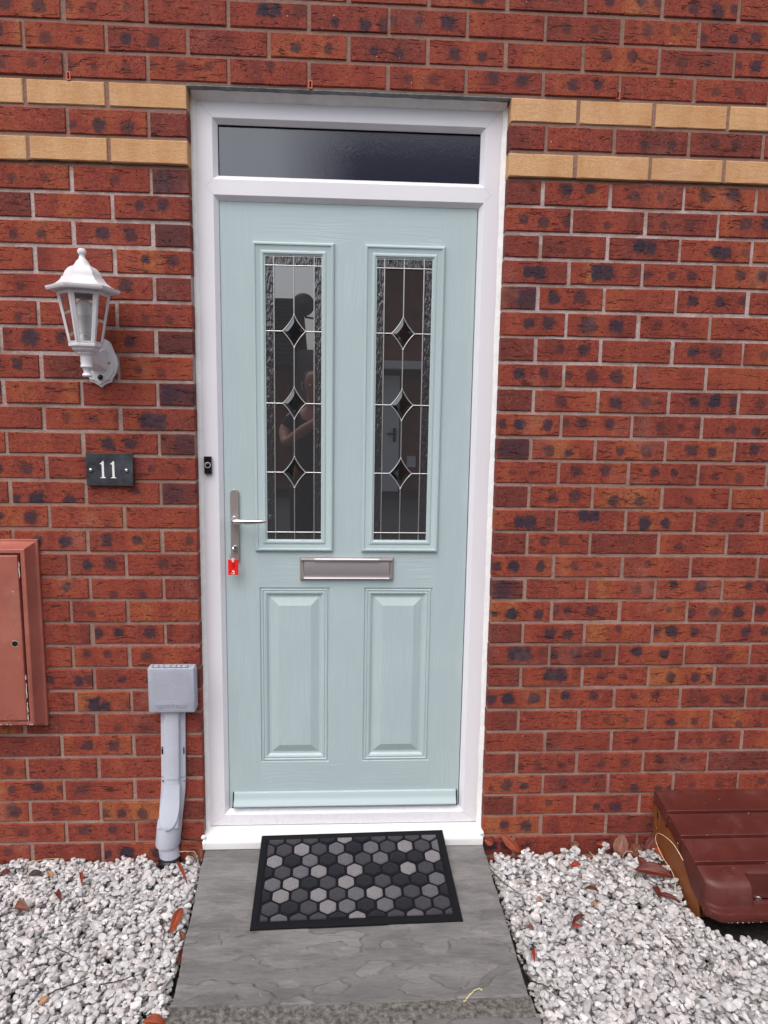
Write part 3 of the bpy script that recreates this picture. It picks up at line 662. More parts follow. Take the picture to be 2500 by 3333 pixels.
# stem and arm
mb = MB(); mb.lathe(LXc, LYc, [(r_ * U, lz(y_)) for r_, y_ in [(128, 1622), (132, 1632), (122, 1645), (100, 1660), (92, 1690), (90, 1790), (92, 1812), (98, 1824), (98, 1834), (82, 1845), (62, 1870), (54, 1905), (56, 1925), (72, 1940), (78, 1958), (66, 1975), (30, 1982)]], 28)
mb.build('lantern_stem', M_lamp, ln, smooth=50)
mb = MB(); px, pz = -.2695, -.5535
def armloop(y, hw_, z0_, z1_): return [(px - hw_, y, z0_), (px + hw_, y, z0_), (px + hw_ , y, z1_), (px - hw_, y, z1_)]
mb.rings([armloop(-.022, .023, -.582, -.516), armloop(-.028, .0225, -.578, -.520), armloop(-.050, .017, -.570, -.530), armloop(-.075, .0125, -.566, -.534), armloop(-.112, .011, -.565, -.536)], cap0=True, cap1=True)
mb.build('bracket_arm', M_lamp, ln, bevel=.003, bseg=2)
half = [(0, .0785), (.012, .066), (.024, .060), (.031, .053), (.034, .046), (.040, .030), (.048, .012), (.0510, -.004), (.0495, -.018), (.044, -.034), (.036, -.047), (.031, -.055), (.031, -.060), (.018, -.064), (.008, -.070), (0, -.0765)]
outl = half + [(-x, z) for x, z in half[-2:0:-1]]
def pl_loop(s_, y): return [(px + x * s_, y, pz + z * s_) for x, z in outl]
mb = MB(); mb.rings([pl_loop(1, 0), pl_loop(1, -.006), pl_loop(.985, -.0085), pl_loop(.93, -.0095), pl_loop(.91, -.0125), pl_loop(.86, -.016), pl_loop(.45, -.022), pl_loop(.1, -.022)], cap0=True, cap1=True)
bpz = mb.build('back_plate', M_lamp, ln, smooth=28)
mb = MB(); sxp, szp = px + .0035, -.6005
mb.lathe_y(sxp, szp, [(.0098, -.014), (.0095, -.0215), (.0082, -.0225), (.0078, -.019)], 20); mb.build('sensor_ring', M_lamp, bpz, smooth=50)
mb = MB(); mb.lathe_y(sxp, szp, [(.0078, -.018), (.006, -.0245), (.003, -.027), (.0005, -.0275)], 18); mb.build('sensor_lens', M_black, bpz, smooth=50)
mb = MB(); mb.lathe_y(px + .029, -.5585, [(.0048, -.014), (.0046, -.0195), (.003, -.0215), (.0005, -.022)], 14); mb.build('fixing_screw', simple('brass', (.62, .33, .12), .35, .9), bpz, smooth=50)

# ================================================================ HOUSE NUMBER
pqx0, pqx1, pqz0, pqz1 = -.3222, -.1835, -.9225, -.8240; py = -.016
pq = thing('house_number_plaque', ((pqx0 + pqx1) / 2, 0, (pqz0 + pqz1) / 2), 'rectangular dark slate plaque with the white number 11', 'house number')
mb = MB(); mb.box(pqx0, pqx1, py, py + .011, pqz0, pqz1); mb.build('slate_plate', M_slate, pq, bevel=.0012, bseg=1)
for xx in (pqx0 + .0148, pqx1 - .0185): mb = MB(); mb.lathe_y(xx, -.8745, [(.004, 0), (.004, py)], 12); mb.build('standoff', M_steel, pq)
one = [(0, 0), (.0165, 0), (.0168, .0012), (.0150, .0022), (.0130, .0030), (.0122, .0044), (.0120, .0500), (.0112, .0520), (.0092, .0512), (.0040, .0455), (.0004, .0435), (.0002, .0425), (.0030, .0422), (.0052, .0412), (.0060, .0395), (.0060, .0044), (.0052, .0030), (.0032, .0022), (.0010, .0012)]
for cxn in (-.2718, -.2410):
    mb = MB(); mb.prism([(cxn - .0095 + x * 1.02, -.8990 + z * 1.0) for x, z in one], py - .0012, py + .0002); mb.build('numeral', M_white, pq)
for xx in (pqx0 + .0148, pqx1 - .0185):
    mb = MB(); mb.lathe_y(xx, -.8745, [(.0060, py + .0003), (.0062, py - .002), (.0048, py - .0055), (.002, py - .0072), (.0002, py - .0075)], 20); mb.build('screw_cap', M_chrome, pq, smooth=60)

# ================================================================ RED METER BOX (left edge of the photo)
mt = thing('meter_cabinet', (-.68, 0, -1.40), 'faded pinkish red wall mounted meter cabinet with a closed door', 'meter cabinet')
mx1, mx0, mz0, mz1 = -.4795, -.92, -1.690, -1.0900
mb = MB()
mb.frame(mx0, mx1, mz0, mz1, [(0, 0), (0, -.008), (.0015, -.010), (.007, -.0105), (.010, -.014), (.020, -.048), (.0215, -.0515), (.024, -.0535), (.0255, -.054), (.0325, -.0545), (.0340, -.0530), (.0345, -.040), (.06, -.038)], cap=True)
body = mb.build('cabinet_body', M_rust, mt, smooth=28)
dx0, dx1, dz0, dz1 = mx0 + .0375, mx1 - .0405, mz0 + .0385, mz1 - .0400
mb = MB(); mb.frame(dx0, dx1, dz0, dz1, [(0, -.038), (0, -.055), (.0008, -.0575), (.003, -.0588), (.006, -.0592)], cap=True)
dmc = mb.build('cabinet_door', M_rust, mt, smooth=28)
mb = MB(); lx_, lz_ = -.5415, -1.4035
mb.lathe_y(lx_, lz_, [(.0115, -.0585), (.0112, -.0602), (.0092, -.0606), (.0086, -.0595), (.0084, -.050)], 24); mb.build('lock_rim', simple('worn_lock_metal', (.48, .36, .27), .4, .5, var=.5, vscale=120), dmc, smooth=40)
mb = MB(); mb.lathe_y(lx_, lz_, [(.0085, -.0597), (.0050, -.0594)], 20); mb.box(lx_ - .0005, lx_ + .006, -.0612, -.0596, lz_ - .003, lz_ + .005)
mb.build('lock_hole', Mdk, dmc)
mb = MB(); ex, ez = -.5655, -1.6405
mb.tube([(ex + .0135 * math.cos(a), -.0593, ez + .0135 * math.sin(a)) for a in np.linspace(0, 2 * PI, 30, endpoint=False)], .0009, 6, closed=True)
mb.tube([(ex - .0055, -.0593, ez - .009), (ex - .0055, -.0593, ez + .0075), (ex + .004, -.0593, ez + .0095), (ex + .0065, -.0593, ez + .004), (ex + .0065, -.0593, ez - .009)], .0009, 6)
mb.tube([(ex, -.0593, ez - .002), (ex + .0015, -.0593, ez - .004)], .0012, 6); mb.build('embossed_mark', M_rust, dmc, smooth=60)
# chipped paint along the door gap
mb = MB()
Mchip = simple('pale_undercoat', (.68, .62, .60), .6)
for (z_a, z_b) in ((-1.150, -1.200), (-1.505, -1.520), (-1.592, -1.628), (-1.632, -1.652), (-1.530, -1.58)):
    mb = MB()
    mb.tube([(dx1 + .0022 + .0008 * math.sin(i * 1.7), -.0555, z_a + (z_b - z_a) * i / 6) for i in range(7)], [.0006, .0014, .001, .0016, .0016, .0014, .0008], 6); mb.build('paint_chip', Mchip, mt)
mb = MB()
for i in range(26): 
    x_ = mx1 - .026 - .25 * random.random() ** 2; mb.lathe_y(x_, mz0 + .0255 + random.uniform(-.001, .001), [(random.uniform(.0006, .0022), -.0548), (.0004, -.0555)], 6)
mb.build('chipped_lower_edge', Mchip, mt)

# ================================================================ TELEPHONE DUCT
dt = thing('telecom_cable_cover', (-.09, 0, -2.12), 'grey plastic telecom cable box with a duct running down into the gravel', 'cable box')
tx0, tx1, tz_0, tz_1 = -.1530, -.0100, -1.6340, -1.4875
mb = MB(); mb.box(tx0 + .004, tx1 + .001, -.030, -.001, tz_0 + .003, tz_1 - .010); mb.build('back_box', M_grey, dt, bevel=.003)
mb = MB(); mb.frame(tx0, tx1, tz_0, tz_1, [(0, -.012), (0, -.043), (.0012, -.0458), (.0045, -.047), (.02, -.0475)], cap=True)
lid = mb.build('box_lid', M_grey, dt, bevel=.0035, bseg=3, bang=50)
mb = MB(); hz_ = tz_1 + .0030
for a, b_ in ((-.138, -.120), (-.118, -.103), (-.102, -.084), (-.082, -.066), (-.065, -.050), (-.048, -.032)):
    mb.tube([(a, -.041, hz_), (b_, -.041, hz_)], .0032, 10)
mb.tube([(-.137, -.041, hz_), (-.031, -.041, hz_)], .0022, 8)
for x_ in (-.137, -.119, -.1025, -.083, -.0655, -.049, -.031): mb.box(x_ - .0012, x_ + .0012, -.046, -.034, tz_1 - .002, hz_ + .0060)
mb.build('hinge', M_grey, lid, smooth=50)
Mt = Matrix.Translation((-.0815, -.0472, -1.6080)) @ Matrix.Rotation(PI / 2, 4, 'X')
text_mesh('openreach', .0235, .0022, Mt, 'embossed_lettering', M_grey, lid)
mb = MB()
def outline(x0, x1, z0, z1, y, r=.0005):
    for p, q in (((x0, z0), (x1, z0)), ((x1, z0), (x1, z1)), ((x1, z1), (x0, z1)), ((x0, z1), (x0, z0))): mb.tube([(p[0], y, p[1]), (q[0], y, q[1])], r, 6)
outline(-.1355, -.030, -1.6235, -1.5965, -.0475); 
for i in range(24): mb.box(-.125 + i * .0036, -.1228 + i * .0036, -.0480, -.0474, -1.6205, -1.6190)
outline(-.0565, -.0275, -1.5320, -1.5060, -.0475, .0004)
for p, q in (((-.052, -1.5205), (-.033, -1.5205)), ((-.050, -1.517), (-.042, -1.509)), ((-.042, -1.509), (-.036, -1.517)), ((-.050, -1.517), (-.036, -1.517)), ((-.052, -1.5255), (-.033, -1.5255))): mb.tube([(p[0], -.0475, p[1]), (q[0], -.0475, q[1])], .0004, 6)
arc_ = [(-.150 + .005 * i, -.0475, -1.535 + .004 * math.cos(i * .35)) for i in range(14)]; mb.tube(arc_, .0004, 6)
mb.tube([(-.084 + .0055 * i, -.0475, -1.541 - .012 * math.sin(i / 12 * PI)) for i in range(13)], .0004, 6)
mb.build('embossed_panel_lines', M_grey, lid, smooth=60)
# straight duct: back flange with raised centre
mb = MB(); d0, d1 = -1.636, -1.868
xa, xb_ = -.1262, -.0505
def uloop(cx, z, hw_, cw, cd, sh=0): return [(cx - hw_, 0, z), (cx - hw_, -.010, z), (cx - hw_ + .010, -.0125, z), (cx - cw + sh, -.0150, z), (cx - cw + .003 + sh, -cd + .003, z), (cx - cw + .007 + sh, -cd, z), (cx + cw - .007 + sh, -cd, z), (cx + cw - .003 + sh, -cd + .003, z), (cx + cw + sh, -.0150, z), (cx + hw_ - .004, -.0125, z), (cx + hw_, -.010, z), (cx + hw_, 0, z)]
cxd = (xa + xb_) / 2
mb.rings([uloop(cxd + .001, d0, .0385, .0260, .031, -.001), uloop(cxd - .0035, d1, .0385, .0260, .031, -.001)], loop_closed=False)
mb.build('straight_duct', M_grey2, dt, smooth=40)
for sx in (-1, 1):
    mb = MB(); sc_ = cxd - .002 + sx * .0338
    mb.prism([(sc_ + .0026 * math.cos(a), -1.7760 + .009 + .0026 * math.sin(a)) for a in np.linspace(0, PI, 8)] + [(sc_ + .0026 * math.cos(a), -1.7760 - .011 + .0026 * math.sin(a)) for a in np.linspace(PI, 2 * PI, 8)], -.0131, -.011)
    so_ = mb.build('screw_slot', Mdk, dt); mb = MB(); mb.lathe_y(sc_, -1.769, [(.0024, -.0125), (.0022, -.0145), (.001, -.015)], 10); mb.build('screw_head', M_chrome, so_)
mb = MB(); segs = [(d1 - .0015, 0, .0385, .0255, .029, -.001), (-1.885, -.0005, .0385, .0265, .030, -.001), (-1.93, -.004, .0385, .030, .031, -.001), (-1.98, -.010, .0380, .034, .034, 0), (-2.03, -.016, .0375, .0365, .042, 0)]
mb.rings([uloop(cxd - .0035 + dx_, z_, hw_, cw_, cd_, sh_) for z_, dx_, hw_, cw_, cd_, sh_ in segs], loop_closed=False)
def rl(cx, cy, z, r_): return [(cx + r_ * math.cos(a), cy - r_ * .95 * math.sin(a), z) for a in np.linspace(0, PI, 16)]
mb.rings([rl(cxd - .018, -.004, -2.012, .0385), rl(cxd - .020, -.006, -2.025, .0400), rl(cxd - .028, -.008, -2.100, .0400), rl(cxd - .0285, -.008, -2.106, .0385), rl(cxd - .028, -.008, -2.106, .033), rl(cxd - .022, -.008, -2.152, .033)], loop_closed=False)
mb.build('bend_duct', M_grey2, dt, smooth=40)
mb = MB(); tc = cxd - .0155    # pale scooped face of the bend
sc = []
for i in range(15):
    t = i / 14; z_ = -1.8840 - t * .152; hw2 = .0240 * (1 + .25 * min(1, t * 2)) * (1 if t < .55 else math.sqrt(max(0, 1 - ((t - .55) / .45) ** 2))); cxs = cxd - .0035 - .0155 * t
    sc.append([(cxs - hw2, -.0325 - .017 * t * t, z_), (cxs, -.0360 - .0185 * t * t, z_), (cxs + hw2, -.0325 - .017 * t * t, z_)])
mb.rings(sc, loop_closed=False); mb.build('scooped_face', simple('pale_scuffed_plastic', (.56, .59, .68), .5, var=.04, vscale=12), dt, smooth=70)
for sx in (-1, 1):
    mb = MB(); mb.lathe_y(cxd - .003 + sx * .0335, -1.882, [(.003, -.0118), (.0028, -.0136), (.001, -.014)], 12); mb.build('fixing_screw', Mdk if sx < 0 else M_chrome, dt)
mb = MB(); mb.lathe(cxd - .020, -.022, [(.030, -2.146), (.034, -2.150), (.037, -2.158), (.037, -2.185)], 16); mb.build('black_duct_end', M_black, dt, smooth=40)
# little brown plant rag beside the duct and the thin dark cable
mb = MB()
mb.tube([(-.075 + .008 * i, -.006 - .002 * math.sin(i), -2.085 - .0035 * i + .0008 * i * i * (.3)) for i in range(10)], .0017, 6)
mb.build('thin_cable', M_black, dt, smooth=60)

# ================================================================ SEMI-CONCEALED METER BOX (right)
gm = thing('ground_meter_box', (1.75, -.2, -2.15), 'low maroon ribbed plastic meter box lid on the gravel against the wall', 'meter box')
gx0, gx1 = 1.5130, 1.985
top = [(0.0, -1.9440), (-.012, -1.9440), (-.02, -1.9455)]
def topz(y): return -1.9440 + (y + .012) * .243
for yc in (-.100, -.197, -.292):
    top += [(yc + .012, topz(yc + .012)), (yc + .0075, topz(yc + .0075) + .0012), (yc + .006, topz(yc + .006) + .0002), (yc + .0052, topz(yc) - .0120), (yc - .003, topz(yc) - .0125), (yc - .0055, topz(yc - .0055) - .001), (yc - .0068, topz(yc - .0068) + .0006), (yc - .012, topz(yc - .012))]
top += [(-.318, topz(-.318)), (-.3255, topz(-.3255)), (-.334, topz(-.334)), (-.348, topz(-.348)), (-.357, topz(-.357) - .001), (-.364, topz(-.364) - .005), (-.3685, -2.0400), (-.376, -2.085), (-.379, -2.090), (-.386, -2.0925), (-.397, -2.0935), (-.4035, -2.0955), (-.405, -2.100), (-.4065, -2.112), (-.4045, -2.1195)]
hx0, hx1 = 1.655, 1.843
xsn = [(gx0, .006), (gx0 + .002, .002), (gx0 + .006, 0)]
nxs = [gx0, gx0 + .0015, gx0 + .006, gx0 + .03, gx0 + .045, gx0 + .06, hx0 - .012, hx0 - .004, hx0 + .002, hx0 + .008, (hx0 + hx1) / 2, hx1 - .008, hx1 - .002, hx1 + .004, hx1 + .012, gx1 - .06, gx1 - .045, gx1 - .03, gx1 - .006, gx1 - .0015, gx1]
mb = MB(); loops = []
for x in nxs:
    e = min(x - gx0, gx1 - x); dn = 0 if e > .005 else (.0012 if e > .001 else .0055)
    rec = 1 if hx0 + .001 < x < hx1 - .001 else (.5 if hx0 - .005 < x < hx1 + .005 else 0)
    l = []
    for (y, z) in top:
        yy, zz = y, z
        # rounded plan corner at the front
        c_ = max(0, 1 - e / .045); front = max(0, min(1, (-y - .30) / .09)); yy = y + front * (1 - math.sqrt(max(0, 1 - c_ * c_))) * .045
        if rec and y < -.325 and z > -2.0915:
            k_ = min(1, (-.325 - y) / .008) * rec
            zz = z + k_ * (min(z, -2.083) - z); yy = yy + (0 if y > -.36 else .012 * rec)
        l.append((x, yy, zz - dn))
    loops.append(l)
mb.rings(loops, loop_closed=False)
# left and right side walls of the lid: narrow lip at the back, full depth at the front
for sx, xs_ in ((1, gx0), (-1, gx1)):
    L0 = loops[0] if sx == 1 else loops[-1]
    def lipz(y, z): 
        if y > -.19: return z - .032
        if y > -.28: return min(z - .032, -2.018 - (-.19 - y) / .09 * .075)
        return min(z - .004, -2.0935 - min(1, (-.28 - y) / .10) * .028)
    bot = [(x - sx * .003, y, lipz(y, z)) for x, y, z in L0]
    mb.rings([L0, bot, [(x + sx * .004, y, z) for x, y, z in bot]], loop_closed=False)
l_f = [(l[-1][0], l[-1][1], l[-1][2]) for l in loops]; mb.rings([l_f, [(x, y + .004, z) for x, y, z in l_f]], loop_closed=False)
lidm = mb.build('meter_box_lid', M_maroon, gm, smooth=38)
mb = MB(); ec = (gx0 + .085, -.322)
mb.tube([(ec[0] + .022 * math.cos(a), ec[1] + .014 * math.sin(a), topz(ec[1] + .014 * math.sin(a)) + .0002) for a in np.linspace(.5, 2 * PI - .5, 26)], .0011, 6)
mb.tube([(ec[0] + .010 * math.cos(a), ec[1] - .003 + .006 * math.sin(a), topz(ec[1] + .006 * math.sin(a)) + .0002) for a in np.linspace(0, 2 * PI, 18, endpoint=False)], .0010, 6, closed=True)
mb.build('moulded_emblem', M_maroon, lidm, smooth=60)
mb = MB(); mb.lathe((hx0 + .022), -.352, [(.010, -2.0835), (.010, -2.0815), (.0065, -2.0812), (.006, -2.0828)], 18); mb.build('latch_screw', M_chrome, lidm, smooth=40)
mb = MB()
for i in range(15):
    x_ = gx0 + .045 + (random.random() ** 1.6) * .2; mb.lathe(x_, -.4040 + random.uniform(-.001, .001), [(.0002, -2.1200), (random.uniform(.0008, .0024), -2.1180), (.0003, -2.1160)], 6)
mb.build('chipped_edge', simple('pale_chip', (.60, .50, .44), .7), lidm)
mb = MB()
for sx, xs_ in ((1, gx0 + .004), (-1, gx1 - .004)):
    poly = [(0, -1.952), (-.20, -2.0), (-.30, -2.05), (-.335, -2.2), (0, -2.2)]
    mb.prism_x(poly, xs_, xs_ + sx * .004)
mb.box(gx0 + .0085, gx1 - .0085, -.285, -.281, -2.2, -2.06)
tb_ = mb.build('meter_box_base', M_tan, gm)
mb = MB()
xo = gx0 + .0038
mb.tube([(xo, -.030 - .011 * math.cos(a) * 1 , -2.035 + .036 * math.sin(a)) for a in np.linspace(0, 2 * PI, 24, endpoint=False)], .0018, 6, closed=True); mb.build('hinge_boss', M_tan, tb_, smooth=60)
mb = MB(); mb.tube([(xo - .001, -.028, -2.010), (xo - .001, -.034, -2.028)], .0026, 8); mb.build('hinge_slot', Mdk, tb_)

# ================================================================ GROUND
def zslab(y): return -2.128 + .036 * y
def grid_obj(name, P, nx, ny, hfun, mat, thick=.05, jit=.0):
    """quad patch P=[(bl),(br),(fr),(fl)] in xy with a height function, skirt down"""
    vs = []
    for j in range(ny + 1):
        for i in range(nx + 1):
            s_, t = i / nx, j / ny
            a = Vector(P[0]).lerp(Vector(P[1]), s_); b_ = Vector(P[3]).lerp(Vector(P[2]), s_); p = a.lerp(b_, t)
            edge = min(i, nx - i, j, ny - j)
            if edge == 0 and jit:
                n1 = noise.noise(Vector((p.x * 14, p.y * 14, 3.1))) + .6 * noise.noise(Vector((p.x * 55, p.y * 55, 8)))
                d_ = Vector(((-1 if i == 0 else (1 if i == nx else 0)), (1 if j == 0 else (-1 if j == ny else 0))))
                p = p + d_ * (n1 * jit)
            vs.append((p.x, p.y, hfun(p.x, p.y, edge)))
    fs = [(j * (nx + 1) + i, (j + 1) * (nx + 1) + i, (j + 1) * (nx + 1) + i + 1, j * (nx + 1) + i + 1) for j in range(ny) for i in range(nx)]
    ring = [i for i in range(nx + 1)] + [j * (nx + 1) + nx for j in range(1, ny + 1)] + [ny * (nx + 1) + i for i in range(nx - 1, -1, -1)] + [j * (nx + 1) for j in range(ny - 1, 0, -1)]
    o = len(vs); vs += [(vs[i][0], vs[i][1], vs[i][2] - thick) for i in ring]; n = len(ring)
    fs += [(ring[i], ring[(i + 1) % n], o + (i + 1) % n, o + i) for i in range(n)]
    mb = MB(); mb.v = vs; mb.f = fs; ob = mb.build(name, mat, fix=False)
    ob.data.polygons.foreach_set('use_smooth', [True] * len(ob.data.polygons)); ob.data.set_sharp_from_angle(angle=math.radians(50)); return ob
def stone_mat():
    m, nt, b = new_mat('riven_grey_sandstone'); o = objco(nt)
    w = N(nt, 'ShaderNodeVectorMath', operation='MULTIPLY_ADD'); nt.links.new(noise_(nt, o, 4, 3, .6, out=1), w.inputs[0]); w.inputs[1].default_value = (.12, .08, .05); nt.links.new(o, w.inputs[2])
    a = noise_(nt, mapping(nt, w.outputs[0], (1.0, 4, 1)), 4, 6, .6); g = noise_(nt, mapping(nt, o, (1, 4, 1)), 120, 4, .7)
    col = mix(nt, sstep(nt, a, .35, .65), (.142, .138, .135), (.228, .222, .216))
    col = mix(nt, sstep(nt, noise_(nt, mapping(nt, o, (1.4, 6, 1)), 9, 5, .65), .55, .72, 0, .35), col, (.075, .066, .058))
    col = mix(nt, sstep(nt, g, .35, .7, 0, .3), col, (.21, .20, .19))
    lt = noise_(nt, o, 2.2, 4, .6); col = mix(nt, sstep(nt, lt, .55, .75, 0, .35), col, (.22, .21, .20))
    fl = sstep(nt, noise_(nt, o, 130, 1, .5), .80, .82); col = mix(nt, fl, col, (.6, .58, .55))
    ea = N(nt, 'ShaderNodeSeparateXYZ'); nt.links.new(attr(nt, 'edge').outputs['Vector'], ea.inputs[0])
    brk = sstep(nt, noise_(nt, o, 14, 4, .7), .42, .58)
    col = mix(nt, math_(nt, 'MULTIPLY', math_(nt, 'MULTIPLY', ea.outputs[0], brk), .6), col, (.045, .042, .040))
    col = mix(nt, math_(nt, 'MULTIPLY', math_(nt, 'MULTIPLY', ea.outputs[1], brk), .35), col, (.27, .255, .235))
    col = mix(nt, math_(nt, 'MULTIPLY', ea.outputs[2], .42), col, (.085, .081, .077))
    st2 = noise_(nt, mapping(nt, o, (1, 7, 1)), 26, 4, .65); col = mix(nt, sstep(nt, st2, .5, .7, 0, .4), col, (.075, .071, .068)); col = mix(nt, sstep(nt, st2, .45, .28, 0, .35), col, (.26, .25, .24))
    val(nt, col, b.inputs['Base Color']); b.inputs['Roughness'].default_value = .8; b.inputs['Specular IOR Level'].default_value = .3
    val(nt, bump(nt, math_(nt, 'ADD', g, math_(nt, 'MULTIPLY', a, 2)), .0018), b.inputs['Normal']); return m
M_stone = stone_mat()
EDGE = {}
def hs(x, y, e, base=0., front=1.):
    v = Vector((x * 3.2, y * 7.5, 1.7 + base)); n = noise.fractal(v, 1., 2.1, 4) + .25 * noise.noise(Vector((x * 9, y * 17, 9)))
    amp = .0014 + .0075 * max(0, min(1, (-y - .28) / .2)) * front
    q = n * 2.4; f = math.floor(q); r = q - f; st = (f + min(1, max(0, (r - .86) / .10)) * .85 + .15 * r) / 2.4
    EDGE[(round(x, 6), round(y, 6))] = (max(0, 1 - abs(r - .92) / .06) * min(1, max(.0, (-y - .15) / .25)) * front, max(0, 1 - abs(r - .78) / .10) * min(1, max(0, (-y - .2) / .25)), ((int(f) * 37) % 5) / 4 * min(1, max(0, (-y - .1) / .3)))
    h = zslab(y) + st * amp * 1.6 + noise.noise(Vector((x * 2, y * 3, 4))) * .0015 + noise.noise(Vector((x * 60, y * 90, 0))) * .0002
    return h - (.002 if e == 0 else 0)
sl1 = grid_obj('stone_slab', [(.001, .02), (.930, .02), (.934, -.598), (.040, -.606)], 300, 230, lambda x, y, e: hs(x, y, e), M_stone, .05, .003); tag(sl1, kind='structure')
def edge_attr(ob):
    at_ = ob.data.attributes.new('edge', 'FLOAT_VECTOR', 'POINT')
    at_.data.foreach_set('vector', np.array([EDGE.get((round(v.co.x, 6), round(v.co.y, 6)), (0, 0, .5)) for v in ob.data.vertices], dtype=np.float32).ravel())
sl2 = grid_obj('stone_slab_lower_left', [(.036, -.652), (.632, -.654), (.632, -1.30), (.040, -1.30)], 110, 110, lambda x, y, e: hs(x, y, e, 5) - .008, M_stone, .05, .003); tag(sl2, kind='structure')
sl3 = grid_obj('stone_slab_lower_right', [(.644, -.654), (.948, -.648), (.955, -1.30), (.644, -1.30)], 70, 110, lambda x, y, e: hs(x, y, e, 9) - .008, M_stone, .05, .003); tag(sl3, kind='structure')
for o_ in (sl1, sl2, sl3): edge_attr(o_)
M_screed = simple('rough_pale_mortar', (.135, .125, .115), .95, bumpd=.008, bscale=110, var=.55, vscale=70)
ms = grid_obj('mortar_joint', [(.030, -.598), (.940, -.590), (.950, -1.30), (.030, -1.30)], 150, 60, lambda x, y, e: zslab(y) - .0062 + noise.noise(Vector((x * 30, y * 40, 2))) * .0018 - (.002 if y < -.65 else 0), M_screed, .06, .004); tag(ms, kind='structure')
mb = MB(); gs = 12
mb.add([(-60, .4, -2.195), (60, .4, -2.195), (60, -60, -2.195), (-60, -60, -2.195)], [(0, 1, 2, 3)]); tag(mb.build('ground', M_soil), kind='structure')
mb = MB(); mb.add([(-60, -1.75, -2.185), (60, -1.75, -2.185), (60, -9.6, -2.185), (-60, -9.6, -2.185)], [(0, 1, 2, 3)]); tag(mb.build('road', simple('asphalt', (.055, .055, .058), .9, bumpd=.004, bscale=80, var=.2, vscale=3)), kind='structure')

# white pebbles: dropped one by one onto a height map
def pebble_mat():
    m, nt, b = new_mat('white_marble_pebble'); o = objco(nt); sh = attr(nt, 'tint').outputs['Vector']
    n1 = noise_(nt, o, 45, 4, .6); n2 = noise_(nt, o, 240, 3, .6)
    col = mix(nt, sstep(nt, n1, .4, .68, 0, .5), sh, (.27, .25, .245)); col = mix(nt, sstep(nt, n2, .5, .75, 0, .25), col, (.25, .235, .23))
    val(nt, col, b.inputs['Base Color']); b.inputs['Roughness'].default_value = .6; b.inputs['Specular IOR Level'].default_value = .35
    val(nt, bump(nt, noise_(nt, o, 130, 3), .0015), b.inputs['Normal']); return m
M_peb = pebble_mat()
def rock_shapes(K=14):
    out = []
    for k in range(K):
        bm = bmesh.new(); bmesh.ops.create_icosphere(bm, subdivisions=2, radius=1)
        P = np.array([v.co[:] for v in bm.verts]); Fq = np.array([[v.index for v in f.verts] for f in bm.faces]); bm.free()
        for _ in range(11):                                      # chip flat facets
            nrm = RNG.normal(size=3); nrm /= np.linalg.norm(nrm); dcut = RNG.uniform(.50, .80); s_ = P @ nrm; ov = np.maximum(0, s_ - dcut); P = P - np.outer(ov, nrm) * .93
        P += RNG.normal(size=P.shape) * .012
        P *= np.array([RNG.uniform(1.0, 1.35), RNG.uniform(.75, 1.0), RNG.uniform(.55, .82)]); out.append((P, Fq))
    return out
SHP = rock_shapes()
HX0, HX1, HY0, HY1, HS = -1.35, 2.6, -1.5, 0.0, .005
nxh, nyh = int((HX1 - HX0) / HS), int((HY1 - HY0) / HS)
H = np.full((nxh, nyh), -2.192)
def base_level(x, y): return -2.150 + .014 * np.clip((x - .5) / .8, 0, 1) + .004 * np.sin(x * 5.1 + 1) * np.cos(y * 6) + .013 * np.clip((x - .93) * 8, 0, 1) * np.clip(1 + y / .22, 0, 1)
def blocked(x, y, r):
    if y > -r * .75 - (.0): return True
    lft, rgt = .005 + (-y) * .06, .931 + (-y) * .022
    gap = .004 + .012 * max(0, noise.noise(Vector((x * 3, y * 9, 1))) + .2)
    if lft - r * .9 - gap < x < rgt + r * .9 + gap: return True
    if 1.512 - r * .4 < x < 2.0 and y > -.375 - r * .3: return True
    if -.148 - r * .6 < x < -.055 + r * .6 and y > -.050 - r * .4: return True
    if x > .93 and x < 1.52 and y > -.022 - .014 * noise.noise(Vector((x * 8, 0, 0))) - r: return True
    if 1.54 < x < 2.0 and -.425 - r * .5 < y: return True
    return False
VV, FF, TT = [], [], []; nv = 0; placed = 0
